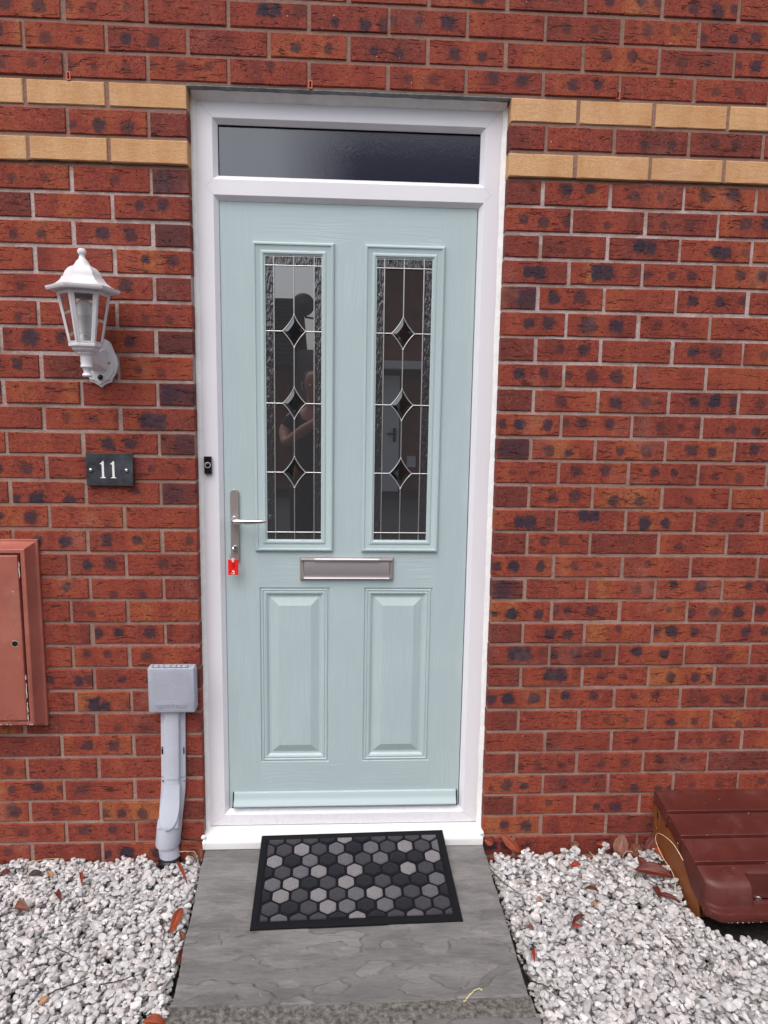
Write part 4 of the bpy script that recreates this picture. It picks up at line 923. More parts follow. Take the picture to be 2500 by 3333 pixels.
def place(x, y, r, zmode='drop'):
    global nv, placed
    P, Fq = SHP[int(RNG.integers(len(SHP)))]
    a = RNG.uniform(0, 2 * PI); tx, ty = RNG.normal(0, .35, 2)
    Rm = np.array(Matrix.Rotation(a, 3, 'Z') @ Matrix.Rotation(tx, 3, 'X') @ Matrix.Rotation(ty, 3, 'Y'))
    Q = (P * r) @ Rm.T; rad = r * .85
    i0, i1 = int((x - rad - HX0) / HS), int((x + rad - HX0) / HS) + 1; j0, j1 = int((y - rad - HY0) / HS), int((y + rad - HY0) / HS) + 1
    i0, j0 = max(i0, 0), max(j0, 0); i1, j1 = min(i1, nxh), min(j1, nyh)
    if i1 <= i0 or j1 <= j0: return False
    gx = HX0 + (np.arange(i0, i1) + .5) * HS - x; gy = HY0 + (np.arange(j0, j1) + .5) * HS - y
    D2 = (gx[:, None] ** 2 + gy[None, :] ** 2) / (rad * rad); mk = D2 < 1
    if not mk.any(): return False
    sub = H[i0:i1, j0:j1]; zb = np.percentile(sub[mk], 55)
    zlow = -Q[:, 2].min(); zc = zb + zlow * .78
    topz_ = zc + Q[:, 2].max()
    if topz_ > base_level(x, y) + .011: return False
    hq = zc + np.sqrt(np.maximum(0, 1 - D2)) * Q[:, 2].max() * .95
    sub[mk] = np.maximum(sub[mk], hq[mk])
    VV.append(Q + np.array([x, y, zc])); FF.append(Fq + nv); nv += len(Q)
    g_ = RNG.normal(.57, .085); w_ = RNG.normal(0, .012)
    if RNG.random() < .05: g_ *= .72
    TT.append(np.tile(np.clip([g_ + .008 + w_, g_ - .010, g_ - .012 - w_ * .8], 0, .82), (len(Q), 1))); placed += 1
    return True
tries = [(RNG.uniform(-1.3, .06), RNG.uniform(-1.42, 0)) for _ in range(38000)] + [(RNG.uniform(.93, 2.55), RNG.uniform(-1.42, 0)) for _ in range(47000)]
for x, y in tries:
    near = -1.0 < x < 1.95 and y > -.95
    if not near and RNG.random() < .55: continue
    r = float(np.clip(RNG.lognormal(math.log(.0091), .30), .0050, .0185)) * (1 if near else 1.15)
    if blocked(x, y, r): continue
    place(x, y, r)
print('pebbles', placed)
V = np.concatenate(VV).astype(np.float32); F_ = np.concatenate(FF).astype(np.int32); T = np.concatenate(TT).astype(np.float32)
me = bpy.data.meshes.new('gravel'); me.vertices.add(len(V)); me.vertices.foreach_set('co', V.ravel()); me.loops.add(F_.size); me.loops.foreach_set('vertex_index', F_.ravel())
me.polygons.add(len(F_)); me.polygons.foreach_set('loop_start', np.arange(0, F_.size, 3, dtype=np.int32)); me.polygons.foreach_set('loop_total', np.full(len(F_), 3, dtype=np.int32)); me.update(calc_edges=True)
at = me.attributes.new('tint', 'FLOAT_VECTOR', 'POINT'); at.data.foreach_set('vector', T.ravel()); me.materials.append(M_peb)
me.polygons.foreach_set('use_smooth', [True] * len(me.polygons)); me.set_sharp_from_angle(angle=math.radians(22))
gv = bpy.data.objects.new('gravel', me); C.objects.link(gv); tag(gv, kind='stuff')

# ================================================================ DOORMAT
BL, BR, FR_, FL_ = Vector((.1886, .000, -2.0905)), Vector((.7935, .0085, -2.0855)), Vector((.8068, -.348, -2.1385)), Vector((.1986, -.363, -2.1385))
def mp(u, v, h=0):      # u 0..1 left-right, v 0..1 back-front
    p = BL.lerp(BR, u).lerp(FL_.lerp(FR_, u), v); sag = -.0035 * math.sin(v * PI) * min(1, v * 4); return Vector((p.x, p.y, p.z + h + sag))
MWm, MHm = .609, .377
dm = thing('doormat', (.5, -.17, -2.13), 'black rubber doormat with grey and charcoal hexagon pads on the doorstep', 'doormat')
mb = MB(); NU, NV = 30, 20
us = [0, .004, .030, .034] + [.034 + .932 * i / NU for i in range(1, NU)] + [.966, .970, .996, 1.]
vs_ = [0, .006, .048, .054] + [.054 + .892 * i / NV for i in range(1, NV)] + [.946, .952, .994, 1.]
def mh(u, v):
    eu, ev = min(u, 1 - u), min(v, 1 - v)
    if eu < 1e-6 or ev < 1e-6: return .0005
    if eu < .032 or ev < .051: return .0042
    return .0022
L_ = [[mp(u, v, mh(u, v)) for u in us] for v in vs_]
mb.rings(L_, loop_closed=False)
ed = [L_[0][i] for i in range(len(us))] + [L_[j][-1] for j in range(1, len(vs_))] + [L_[-1][i] for i in range(len(us) - 2, -1, -1)] + [L_[j][0] for j in range(len(vs_) - 2, 0, -1)]
mb.rings([ed, [Vector((p.x, p.y, p.z - .004)) for p in ed]])
mb.build('rubber_base', M_rubber, dm)
rowsM = ['MMMDLDMMMG', 'MMLMGDGMLMG', 'LDGDGMGDDL', 'DMGLDLDDLMD', 'GLDMLDMDDG', 'DLMLMGLGMGD', 'MDMLGDGDMM', 'MGMMDLDMGMM']
tones = {'D': (.010, .011, .017), 'M': (.050, .047, .058), 'G': (.125, .118, .138), 'L': (.235, .222, .232)}
def carpet(name, c_):
    m, nt, b = new_mat(name); o = objco(nt); n1 = noise_(nt, o, 420, 3, .7); n2 = noise_(nt, o, 60, 3, .6)
    col = mix(nt, sstep(nt, n1, .3, .7), tuple(x * .62 for x in c_), tuple(x * 1.35 for x in c_)); col = mix(nt, sstep(nt, n2, .4, .7, 0, .3), col, tuple(x * .7 for x in c_))
    val(nt, col, b.inputs['Base Color']); b.inputs['Roughness'].default_value = 1; b.inputs['Specular IOR Level'].default_value = .05; b.inputs['Sheen Weight'].default_value = .1
    val(nt, bump(nt, n1, .004), b.inputs['Normal']); return m
cm = [carpet('carpet_' + k_, v_) for k_, v_ in (('charcoal', tones['D']), ('dark_grey', tones['M']), ('mid_grey', tones['G']), ('pale_grey', tones['L']))]
mb = MB(); iw0, iw1, ih0, ih1 = .023, MWm - .023, .0225, MHm - .0225
pw = (iw1 - iw0) / 10; ph = (ih1 - ih0) / 7.0
def clip(poly, f):
    out = []
    for i in range(len(poly)):
        a, b_ = poly[i], poly[(i + 1) % len(poly)]; fa, fb = f(a), f(b_)
        if fa >= 0: out.append(a)
        if fa * fb < 0: t = fa / (fa - fb); out.append((a[0] + (b_[0] - a[0]) * t, a[1] + (b_[1] - a[1]) * t))
    return out
for r_, row in enumerate(rowsM):
    for c_, ch in enumerate(row):
        cx = iw0 + pw * (c_ + .5) if r_ % 2 == 0 else iw0 + pw * c_; cy = ih0 + ph * r_
        R0 = ph * .667 * .845; poly = []
        for i in range(6):       # rounded pointy-top hexagon
            a = PI / 6 + i * PI / 3; V0 = Vector((cx + R0 * math.cos(a) * (pw / (ph * 1.155)), cy + R0 * math.sin(a)))
            for da in (-.26, -.09, .09, .26):
                aa = a + da; rr = R0 * math.cos(PI / 6) / max(.88, math.cos(abs(((aa) % (PI / 3)) - PI / 6 + 0) if False else (PI / 6 - abs(da)))) ; poly.append((cx + rr * math.cos(aa) * (pw / (ph * 1.155)), cy + rr * math.sin(aa)))
        g_ = .0025
        for f in (lambda p: p[0] - iw0 - g_, lambda p: iw1 - g_ - p[0], lambda p: p[1] - ih0 - g_, lambda p: ih1 - g_ - p[1]): poly = clip(poly, f) if poly else poly
        if len(poly) < 3: continue
        mx_, my_ = sum(p[0] for p in poly) / len(poly), sum(p[1] for p in poly) / len(poly)
        mb.mi = 'DMGL'.index(ch)
        def lp(s_, h): return [mp((mx_ + (p[0] - mx_) * s_) / MWm, (my_ + (p[1] - my_) * s_) / MHm, h) for p in poly]
        mb.rings([lp(1.0, .002), lp(1.0, .0040), lp(.96, .0054), lp(.88, .0060), lp(.5, .0060)], cap1=True)
mb.build('hexagon_pads', cm, dm, smooth=60)

# ================================================================ LEAVES, TWIGS, STRAWS
def leaf_mat(name, c0, c1, back=None):
    m, nt, b = new_mat(name); uv = attr(nt, 'luv').outputs['Vector']; s_ = N(nt, 'ShaderNodeSeparateXYZ'); nt.links.new(uv, s_.inputs[0])
    n1 = noise_(nt, mapping(nt, uv, (1, 1, 1)), 3, 4, .6); col = mix(nt, sstep(nt, n1, .35, .65), c0, c1)
    rib = sstep(nt, math_(nt, 'ABSOLUTE', s_.outputs[1]), .02, .10, 1, 0); col = mix(nt, math_(nt, 'MULTIPLY', rib, .5), col, tuple(min(1, c * 1.8 + .05) for c in c1))
    w = math_(nt, 'ABSOLUTE', math_(nt, 'SINE', math_(nt, 'ADD', math_(nt, 'MULTIPLY', s_.outputs[0], 42), math_(nt, 'MULTIPLY', math_(nt, 'ABSOLUTE', s_.outputs[1]), -9))))
    col = mix(nt, sstep(nt, w, 0, .25, .3, 0), col, tuple(c * .5 for c in c0))
    val(nt, col, b.inputs['Base Color']); b.inputs['Roughness'].default_value = .42; b.inputs['Specular IOR Level'].default_value = .35
    val(nt, bump(nt, w, .0006), b.inputs['Normal']); return m
LM = {'org': leaf_mat('orange_brown_leaf', (.20, .034, .012), (.30, .062, .022)), 'red': leaf_mat('red_leaf', (.26, .018, .010), (.36, .042, .022)), 'drk': leaf_mat('dark_maroon_leaf', (.075, .014, .010), (.14, .030, .020)), 'brn': leaf_mat('brown_leaf', (.12, .042, .024), (.20, .078, .046)), 'tan': leaf_mat('tan_leaf', (.36, .18, .09), (.48, .28, .16)), 'blk': leaf_mat('blackened_leaf', (.035, .022, .018), (.07, .045, .035))}
camo = Vector((.4626, -2.14908, -.68514)); cR = (Matrix.Rotation(yaw, 3, 'Z') @ Matrix.Rotation(pitch, 3, 'X') @ Matrix.Rotation(roll, 3, 'Z'))
def at_px(u, v, z):            # measured photograph position -> point on the horizontal plane z
    d_ = cR @ Vector(((u - 1250) / 2264.7, -(v - 1666.5) / 2264.7, -1)); p = camo + d_ * ((z - camo.z) / d_.z)
    return p if p.y < -.010 else camo + d_ * ((-.010 - camo.y) / d_.y)
def surf(x, y):
    i, j = int((x - HX0) / HS), int((y - HY0) / HS)
    if 2 < i < nxh - 3 and 2 < j < nyh - 3: return float(np.percentile(H[i - 2:i + 3, j - 2:j + 3], 80))
    return -2.14
def add_leaf(a, b_, wd, mat, label, curl=.25, fold=.5, lift=.3, tip=.0, group=None, zb=None, roll_=0.):
    """a, b_ = photograph pixels of stalk end and tip"""
    z0 = -2.140 if zb is None else zb
    A, B = at_px(*a, z0), at_px(*b_, z0)
    wallish = A.y > -.0105 or B.y > -.0105
    if wallish:
        if A.y <= -.0105: A.z = max(surf(A.x, A.y), -2.155) + .003
        if B.y <= -.0105: B.z = max(surf(B.x, B.y), -2.155) + .003
        A.y -= .004; B.y -= .004
    elif zb is None: A.z = max(surf(A.x, A.y), -2.165) + .003; B.z = max(surf(B.x, B.y), -2.165) + .003 + tip
    ax = B - A; L = ax.length; ax.normalize(); nn = (camo - (A + B) / 2).normalized()
    if not wallish: nn = (nn * .45 + Vector((0, 0, .55))).normalized()
    side = ax.cross(nn).normalized(); up = side.cross(ax)
    side, up = side * math.cos(roll_) + up * math.sin(roll_), up * math.cos(roll_) - side * math.sin(roll_)
    nu, nv_ = 14, 6; vs, fs, uvv = [], [], []; ctr = (A + B) / 2
    for i in range(nu + 1):
        t = i / nu; w = wd / 2 * (math.sin(PI * min(1, t * .97 + .02)) ** .75) * (1.12 - .3 * t); w = max(w, .0006)
        for j in range(nv_ + 1):
            s_ = j / nv_ * 2 - 1; h = L * curl * math.sin(PI * t) + abs(s_) * w * fold + w * lift * .2 * math.sin(t * 9 + s_)
            ww = w * (1 + .05 * math.sin(t * 23 + j))
            p = A + ax * (L * t) + side * (s_ * ww * math.cos(fold * .8)) + up * h; vs.append(p); uvv.append((t, s_, 0))
    for i in range(nu):
        for j in range(nv_): q = i * (nv_ + 1) + j; fs.append((q, q + 1, q + nv_ + 2, q + nv_ + 1))
    mb = MB(); mb.v = [tuple(v) for v in vs]; mb.f = fs
    st = [A - ax * L * .10 + Vector((0, 0, .001)), A, A + ax * L * .5 + up * L * curl]; 
    org = (ctr.x, ctr.y, min(A.z, B.z)); ob = mb.build('fallen_leaf', LM[mat], org=org, fix=False); ob.data.polygons.foreach_set('use_smooth', [True] * len(fs))
    ob.modifiers.new('thick', 'SOLIDIFY').thickness = .0005
    atb = ob.data.attributes.new('luv', 'FLOAT_VECTOR', 'POINT'); atb.data.foreach_set('vector', np.array(uvv, dtype=np.float32).ravel())
    tag(ob, label, 'leaf', group or 'fallen leaves on the gravel'); return ob
add_leaf((574, 2808), (610, 2880), .014, 'org', 'narrow curled orange leaf on the gravel just below the grey duct', .12, .9)
add_leaf((263, 2838), (268, 2885), .014, 'org', 'upright curled orange brown leaf alone in the middle of the left gravel', .2, .9, tip=.0)
add_leaf((592, 2955), (555, 3030), .030, 'org', 'broad red orange leaf lying near the left edge of the doorstep slab', .08, .45)
add_leaf((45, 2950), (95, 2965), .038, 'brn', 'crumpled wide brown leaf near the left edge of the photo', .2, .7)
add_leaf((180, 2900), (200, 2935), .020, 'drk', 'small dark red leaf tucked behind a cream stone on the left gravel', .2, .8)
add_leaf((603, 3062), (578, 3120), .022, 'drk', 'dark maroon leaf squeezed between gravel and the left slab edge', .1, .6)
add_leaf((465, 3325), (540, 3312), .030, 'org', 'glossy red brown leaf at the bottom beside the slab mortar joint', .18, .6)
add_leaf((157, 2828), (170, 2856), .016, 'tan', 'small tan leaf near the meter cabinet side of the gravel', .1, .5)
add_leaf((92, 2846), (138, 2836), .022, 'blk', 'small blackened leaf half buried in gravel below the meter cabinet', .1, .5)
add_leaf((650, 2795), (655, 2752), .016, 'brn', 'dry papery brown leaf standing by the left end of the door sill', .15, .8, tip=.02)
add_leaf((125, 3258), (158, 3240), .018, 'tan', 'pale tan leaf fragment beside the long twig at lower left', .1, .4)
add_leaf((3, 2842), (33, 2828), .020, 'drk', 'purplish leaf on the gravel at the far left edge of the photo', .1, .5)
add_leaf((585, 3028), (600, 3045), .014, 'brn', 'tiny brown leaf at the left slab edge below the red orange leaf', .1, .5)
add_leaf((1632, 2714), (1692, 2772), .034, 'org', 'large orange brown leaf leaning on the wall beside the door sill', .05, .35, tip=-.0)
add_leaf((1576, 2732), (1606, 2744), .026, 'org', 'short reddish leaf tucked against the right end of the door sill', .1, .5)
add_leaf((1856, 2820), (1890, 2818), .020, 'red', 'small bright red leaf on the right gravel under the wall', .15, .6)
add_leaf((1903, 2904), (1950, 2912), .018, 'drk', 'dark red folded leaf in the middle of the right gravel', .15, .9)
add_leaf((1744, 2942), (1766, 2930), .016, 'tan', 'small yellowish orange leaf fragment on the right gravel', .15, .5)
add_leaf((1864, 2998), (1904, 2988), .018, 'drk', 'curled dark maroon leaf above a smaller red one on the gravel', .25, .9)
add_leaf((1864, 3010), (1894, 3026), .014, 'red', 'thin red leaf just below the curled dark maroon leaf', .15, .7)
add_leaf((1718, 3020), (1738, 3036), .015, 'brn', 'little brown leaf on the gravel to the right of the mat', .15, .6)
add_leaf((1733, 3092), (1740, 3132), .014, 'red', 'orange red twisted leaf near the right edge of the slab', .2, .9)
add_leaf((1927, 2940), (1944, 2966), .014, 'tan', 'pale tan curled leaf below the dark red folded leaf', .15, .7)
add_leaf((2010, 2785), (2030, 2712), .052, 'brn', 'broad tan brown leaf standing upright against the wall', .03, .15, zb=-2.150, tip=.045)
add_leaf((1938, 2742), (1984, 2746), .020, 'red', 'bright red leaf against the wall beside the standing tan leaf', .15, .7)
add_leaf((1855, 2750), (1885, 2746), .026, 'brn', 'flat brown leaf against the foot of the right wall', .06, .3)
add_leaf((2050, 2780), (2090, 2752), .040, 'brn', 'broad brown leaf in the pile beside the maroon meter box', .08, .3)
add_leaf((2098, 2775), (2140, 2715), .034, 'drk', 'dark rust red leaf leaning on the tan side of the meter box', .06, .3, tip=.02)
add_leaf((2118, 2770), (2160, 2810), .024, 'org', 'orange brown leaf lying at the foot of the meter box side', .1, .5)
add_leaf((2068, 2846), (2192, 2872), .050, 'drk', 'largest maroon leaf on the gravel left of the meter box', .12, .5)
add_leaf((2128, 2890), (2150, 2938), .022, 'drk', 'dark red leaf under the largest maroon leaf', .1, .6)
add_leaf((2140, 2922), (2215, 2948), .018, 'drk', 'long narrow dark red leaf near the front corner of the meter box', .12, .7)
add_leaf((2075, 2805), (2105, 2825), .024, 'drk', 'dark leaf buried under the straw loop by the meter box', .1, .5)
add_leaf((2040, 2752), (2072, 2800), .030, 'brn', 'broad dull brown leaf in front of the standing tan leaf', .1, .4)
add_leaf((2085, 2740), (2106, 2762), .022, 'drk', 'small dark leaf wedged between the wall and the leaf pile', .1, .5)
add_leaf((2000, 2770), (2030, 2792), .016, 'brn', 'small crumpled brown leaf at the left end of the leaf pile', .2, .7)
add_leaf((620, 2778), (640, 2800), .014, 'brn', 'tiny brown leaf between the duct foot and the door sill', .2, .7)
add_leaf((1700, 2756), (1718, 2772), .014, 'drk', 'small dark leaf under the large orange brown leaf by the sill', .2, .7)
M_twig = simple('twig_bark', (.065, .035, .027), .8, var=.4, vscale=60); M_straw = simple('dry_straw', (.55, .42, .27), .6, var=.2, vscale=60)
def add_twig(px_, r, name, label, mat, cat, lifts=0., arch=0.):
    pts = []; n = 8
    for i in range(len(px_) - 1):
        for t in np.linspace(0, 1, n, endpoint=(i == len(px_) - 2)):
            u, v = px_[i][0] + (px_[i + 1][0] - px_[i][0]) * t, px_[i][1] + (px_[i + 1][1] - px_[i][1]) * t
            p = at_px(u, v, -2.138); pts.append(p)
    K = len(pts)
    zz = [max(surf(p.x, p.y), -2.150) + r * .6 + lifts for p in pts]
    for _ in range(3): zz = [(zz[max(i - 1, 0)] + zz[i] + zz[min(i + 1, K - 1)]) / 3 for i in range(K)]
    for i, p in enumerate(pts): p.z = zz[i] + arch * math.sin(PI * i / (K - 1)); p.x += .0012 * math.sin(i * 2.1); p.y += .0012 * math.cos(i * 1.7)
    mb = MB(); mb.tube(pts, [r * (1.1 - .6 * i / K) for i in range(K)], 6); c0 = pts[K // 2]
    ob = mb.build(name, mat, org=(c0.x, c0.y, min(zz)), smooth=60); tag(ob, label, cat, 'twigs and straws on the gravel'); return ob
add_twig([(122, 3253), (180, 3222), (291, 3177)], .0021, 'twig', 'longest dark twig lying across the lower left gravel', M_twig, 'twig', .003)
add_twig([(325, 3204), (390, 3185), (456, 3166)], .0016, 'twig', 'straight brown twig right of the longest twig on the left gravel', M_twig, 'twig', .002)
add_twig([(519, 2987), (536, 3021), (521, 3105)], .0016, 'twig', 'crooked twig near the broad red orange leaf', M_twig, 'twig', .002)
add_twig([(180, 3080), (250, 3118)], .0017, 'twig', 'grey brown twig in the middle of the left gravel', M_twig, 'twig', .001)
add_twig([(95, 2873), (92, 2840), (97, 2801)], .0010, 'straw', 'upright pale straw below the meter cabinet', M_straw, 'straw', .003)
add_twig([(105, 2797), (150, 2790), (204, 2791)], .0010, 'straw', 'pale straw lying along the foot of the left wall', M_straw, 'straw', .003)
add_twig([(580, 2760), (625, 2766), (645, 2790), (640, 2830)], .0014, 'straw', 'bent dry stem between the duct and the door sill', M_straw, 'straw', .006)
add_twig([(1598, 2824), (1640, 2872), (1697, 2918)], .0017, 'twig', 'thin reddish twig along the right edge of the doorstep slab', M_twig, 'twig', .003)
add_twig([(1701, 3142), (1750, 3205), (1800, 3225), (1847, 3245)], .0017, 'twig', 'forked brown twig near the bottom right of the slab', M_twig, 'twig', .002)
add_twig([(1919, 2766), (1960, 2812), (2013, 2839)], .0011, 'straw', 'long pale straw curving across the right gravel', M_straw, 'straw', .003)
add_twig([(2165, 3058), (2200, 3085), (2228, 3106)], .0021, 'twig', 'dark red twig on the gravel in front of the meter box corner', M_twig, 'twig', .002)
add_twig([(1880, 2975), (1900, 3000), (1938, 3022)], .0011, 'twig', 'fine twig beside the curled dark maroon leaf', M_twig, 'twig', .003)
add_twig([(2185, 3175), (2200, 3210), (2180, 3240)], .0013, 'twig', 'fine dark twig at the lower right of the gravel', M_twig, 'twig', .002)
add_twig([(2210, 3265), (2240, 3295), (2300, 3310)], .0012, 'twig', 'fine brown twig at the bottom edge of the right gravel', M_twig, 'twig', .002)
def free_straw(pts, r, label, name='straw', mat=None, cat='straw'):
    P = []; 
    for i in range(len(pts) - 1):
        p0, p1, p2, p3 = [Vector(pts[max(0, min(len(pts) - 1, i + d_))]) for d_ in (-1, 0, 1, 2)]
        for t in np.linspace(0, 1, 7, endpoint=(i == len(pts) - 2)):
            P.append(.5 * ((2 * p1) + (p2 - p0) * t + (2 * p0 - 5 * p1 + 4 * p2 - p3) * t * t + (3 * p1 - p0 - 3 * p2 + p3) * t ** 3))
    mb = MB(); mb.tube(P, r, 6, flat=.5); ob = mb.build(name, mat or M_straw, org=tuple(P[0]), smooth=60); tag(ob, label, cat, 'twigs and straws on the gravel')
free_straw([(1.497, -.25, -2.030), (1.490, -.19, -2.012), (1.475, -.13, -2.018), (1.470, -.12, -2.045), (1.478, -.15, -2.080), (1.492, -.20, -2.105), (1.488, -.235, -2.128), (1.470, -.262, -2.136)], .0014, 'pale S shaped straw curling in front of the tan meter box side')
free_straw([(1.395, -.125, -2.085), (1.380, -.115, -2.090), (1.366, -.12, -2.105), (1.370, -.145, -2.126), (1.386, -.155, -2.122), (1.395, -.17, -2.132)], .0011, 'small pale straw loop among the leaves beside the meter box')
# pale catkin on the slab joint
mb = MB(); pc = [at_px(1513 + 56 * t, 3269 - 40 * math.sin(t * 1.9) , -2.155) for t in np.linspace(0, 1, 16)]
for i, p in enumerate(pc):
    p.z = zslab(p.y) + .003; r_ = random.uniform(.0012, .0030); mb.lathe(p.x + random.uniform(-.002, .002), p.y + random.uniform(-.002, .002), [(.0003, p.z - r_), (r_, p.z), (.0003, p.z + r_)], 6)
mb.tube(pc, .0009, 5); ob = mb.build('seed_string', simple('pale_yellow_seed', (.62, .55, .28), .7), org=tuple(pc[8]), smooth=60); tag(ob, 'pale yellow seed string lying on the mortar joint in front of the slab', 'seed string')

# ================================================================ BEHIND THE CAMERA (seen only as reflections in the glass)
M_far = simple('far_red_brick', (.24, .075, .05), .9, var=.25, vscale=3); M_tile = simple('grey_roof_tile', (.075, .075, .078), .8, var=.25, vscale=2)
oh = thing('opposite_house', (3.5, -10.8, -2.185), 'red brick house across the road with a white door under a flat canopy', 'house')
mb = MB(); mb.box(-.15, 9.5, -17, -10.8, -2.185, 3.2); mb.build('wall', M_far, oh)
mb = MB(); mb.prism_x([(-10.5, 3.2), (-17.3, 3.2), (-13.9, 5.8)], -.2, 9.7); mb.build('roof', M_tile, oh)
mb = MB(); mb.box(-1.2, -.16, -11.6, -11.4, -2.185, .45); mb.build('side_wall', simple('pale_render', (.42, .42, .43), .8), oh)
mb = MB(); mb.box(.3, 2.0, -10.8, -10.3, .06, .20); mb.build('door_canopy', M_white, oh)
mb = MB(); mb.box(.52, 1.42, -10.8, -10.74, -2.185, -.04); od = mb.build('door', simple('white_door', (.9, .9, .92), .4), oh)
mb = MB(); mb.box(1.31, 1.36, -10.74, -10.71, -1.25, -1.0); mb.box(1.20, 1.36, -10.71, -10.69, -1.12, -1.09); mb.build('handle', Mdk, od)
mb = MB(); mb.box(1.58, 1.74, -10.8, -10.7, -1.72, -1.52); mb.build('utility_box', M_white, oh)
mb = MB(); mb.lathe_y(-.33, 1.13, [(.02, -10.25), (.17, -10.33), (.20, -10.36), (.02, -10.37)], 24); mb.tube([(-.33, -10.36, 1.13), (-.30, -10.6, .95), (-.10, -10.82, .95)], .02, 8); dsh = mb.build('satellite_dish', simple('dark_dish', (.08, .08, .085), .5), oh)
ga = thing('opposite_garage', (-3.3, -11.0, -2.185), 'low grey tiled garage beside the opposite brick house', 'garage')
mb = MB(); mb.box(-6.5, -.62, -16, -10.9, -2.185, .15); mb.build('wall', M_far, ga)
mb = MB()
for i in range(16):
    t0 = i / 16; y_ = -10.6 - 2.6 * t0; z_ = .12 + 1.55 * t0; mb.box(-6.7, -.50, y_ - .20, y_, z_, z_ + .06)
mb.prism_x([(-10.62, .10), (-16, .10), (-13.3, 1.68)], -6.68, -.52); mb.build('roof', M_tile, ga)
mb = MB(); mb.box(-3.6, -1.3, -10.9, -10.86, -2.185, -.15); mb.build('garage_door', simple('garage_door_paint', (.30, .30, .31), .5), ga)

# the photographer, faintly mirrored in the left glass
def skin_obj(name, chains, mat, parent, root, sub=2):
    """chains = [[(x,y,z,r), ...]]; equal points join; grown with a Skin modifier"""
    vs, rs, es, idx = [], [], [], {}
    for ch in chains:
        prev = None
        for x, y, z, r in ch:
            k_ = (round(x, 4), round(y, 4), round(z, 4))
            if k_ not in idx: idx[k_] = len(vs); vs.append((x, y, z)); rs.append(r)
            if prev is not None: es.append((prev, idx[k_]))
            prev = idx[k_]
    me = bpy.data.meshes.new(name); off = Vector(parent_org[parent.name]); me.from_pydata([Vector(v) - off for v in vs], es, [])
    o = bpy.data.objects.new(name, me); C.objects.link(o); o.parent = parent; parent_org[o.name] = tuple(off)
    m_ = o.modifiers.new('skin', 'SKIN'); m_.use_smooth_shade = True
    for i_, sv in enumerate(me.skin_vertices[0].data):
        sv.radius = (rs[i_], rs[i_]); sv.use_root = (i_ == root)
    sb_ = o.modifiers.new('sub', 'SUBSURF'); sb_.levels = sub; sb_.render_levels = sub; me.materials.append(mat); return o
Msk = simple('skin', (.50, .26, .19), .5); Mshirt = simple('black_cotton', (.012, .012, .014), .9); Mjean = simple('dark_denim', (.03, .035, .055), .9); Mhair = simple('short_dark_hair', (.03, .018, .012), .8)
ps = thing('person', (.24, -2.62, -2.185), 'person in a black t-shirt holding up a phone in both hands to take the photo', 'person')
PX, PY = .24, -2.62
neck = [(PX, PY, -1.17, .13), (PX, PY, -1.00, .14), (PX, PY + .005, -.84, .14), (PX, PY + .0, -.74, .085), (PX, PY + .012, -.66, .055), (PX, PY + .025, -.60, .060), (PX, PY + .035, -.53, .080), (PX, PY + .03, -.47, .084), (PX, PY + .025, -.425, .055)]
armL = [(PX, PY + .0, -.74, .085), (PX - .17, PY, -.745, .055), (PX - .21, PY + .05, -.84, .046), (.05, -2.46, -.915, .037), (.17, -2.36, -.82, .038), (.34, -2.235, -.715, .025), (.375, -2.215, -.700, .024), (.405, -2.20, -.690, .020)]
armR = [(PX, PY + .0, -.74, .085), (PX + .17, PY, -.745, .055), (PX + .24, PY + .05, -.84, .046), (.60, -2.46, -.915, .037), (.60, -2.36, -.82, .038), (.565, -2.245, -.735, .025), (.55, -2.222, -.715, .024), (.535, -2.20, -.700, .020)]
legs = [[(PX, PY, -1.17, .13), (PX + s_ * .09, PY, -1.27, .095), (PX + s_ * .105, PY + .015, -1.68, .062), (PX + s_ * .11, PY - .01, -1.86, .055), (PX + s_ * .115, PY - .02, -2.10, .038), (PX + s_ * .12, PY + .03, -2.145, .036), (PX + s_ * .125, PY + .13, -2.155, .028)] for s_ in (-1, 1)]
fing = []
for hx_, hz2, s_, palm in ((.405, -.690, 1, armL[-1]), (.535, -.700, -1, armR[-1])):
    for q, (dz_, ln_) in enumerate(((.022, .040), (.008, .046), (-.006, .042), (-.019, .034))):
        fing.append([palm, (hx_ + s_ * .004, -2.196, hz2 + dz_, .0088), (hx_ + s_ * .012, -2.184, hz2 + dz_, .0080), (hx_ + s_ * (ln_ - .020), -2.1765, hz2 + dz_ + .001, .0072)])
    fing.append([palm, (hx_ + s_ * .006, -2.208, hz2 + .004, .0100), (hx_ + s_ * .022, -2.210, hz2 + .012, .0088), (hx_ + s_ * .036, -2.204, hz2 + .020, .0078)])
body = skin_obj('body', [neck, armL, armR] + legs + fing, Msk, ps, 0)
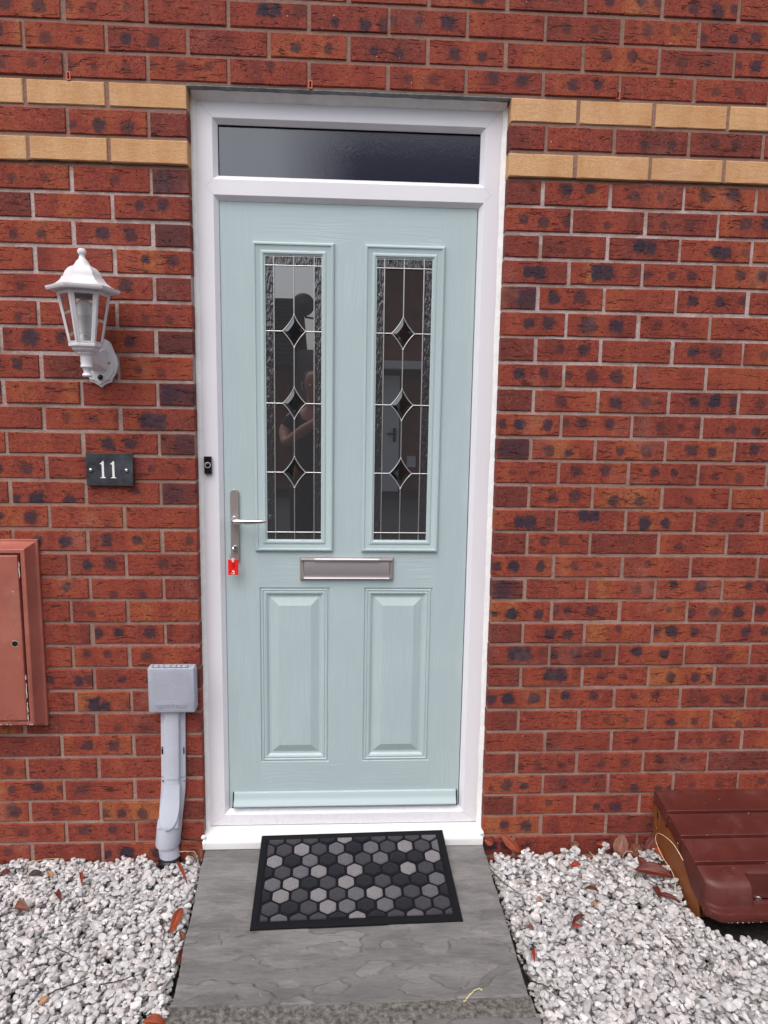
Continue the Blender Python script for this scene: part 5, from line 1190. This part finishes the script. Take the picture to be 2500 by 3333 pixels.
skin_obj('t_shirt', [[(PX, PY, -1.38, .165), (PX, PY, -1.24, .160), (PX, PY, -1.02, .150), (PX, PY + .005, -.85, .150), (PX, PY, -.745, .092), (PX, PY + .008, -.70, .066)], [(PX, PY, -.745, .092), (PX - .17, PY, -.75, .066), (PX - .215, PY + .055, -.85, .058)], [(PX, PY, -.745, .092), (PX + .17, PY, -.75, .066), (PX + .245, PY + .055, -.85, .058)]], Mshirt, ps, 0)
skin_obj('trousers', [[(PX, PY, -1.12, .140)] + [(x, y, z, r + .012) for x, y, z, r in l_[1:5]] for l_ in legs], Mjean, ps, 0)
for s_ in (-1, 1): skin_obj('shoe', [[(PX + s_ * .116, PY - .045, -2.145, .042), (PX + s_ * .12, PY + .04, -2.145, .043), (PX + s_ * .125, PY + .15, -2.152, .034)]], Mhair, ps, 0)
skin_obj('hair', [[(PX, PY - .03, -.560, .070), (PX, PY - .005, -.480, .103), (PX, PY + .012, -.410, .085)]], Mhair, ps, 0)
for s_ in (-1, 1):
    mb = MB(); mb.lathe_y(PX + s_ * .031, -.520, [(.008, PY + .090), (.008, PY + .104), (.004, PY + .108), (.0005, PY + .109)], 12); mb.build('eye', M_white, body, smooth=60)
    mb = MB(); mb.tube([(PX + s_ * .083, PY + .02, -.50), (PX + s_ * .090, PY + .012, -.515), (PX + s_ * .089, PY + .018, -.54), (PX + s_ * .081, PY + .026, -.56)], [.006, .011, .009, .005], 8); mb.build('ear', Msk, body, smooth=60)
mb = MB(); mb.tube([(PX, PY + .112, -.515), (PX, PY + .126, -.540), (PX, PY + .131, -.555), (PX, PY + .112, -.563)], [.006, .009, .012, .006], 10); mb.build('nose', Msk, body, smooth=60)
mb = MB(); mb.tube([(PX - .022, PY + .100, -.588), (PX, PY + .108, -.590), (PX + .022, PY + .100, -.588)], [.002, .006, .002], 8); mb.build('mouth', simple('lips', (.38, .13, .11), .5), body, smooth=60)
ph_ = thing('phone', (.47, -2.165, -.69), 'dark phone held up in both hands by the person', 'phone')
mb = MB(); mb.box(.415, .535, -2.171, -2.1625, -.728, -.668); mb.build('phone_case', M_black, ph_, bevel=.003)
mb = MB(); mb.lathe_y(.4626, -.68514, [(.0075, -2.1625), (.0075, -2.1610), (.006, -2.1607)], 16); mb.build('phone_lens', M_bevel, ph_)

# ================================================================ lift everything onto the doorstep level
for o in list(C.objects):
    if o.parent is None and o.type in ('MESH', 'EMPTY'): o.location.z += GZ
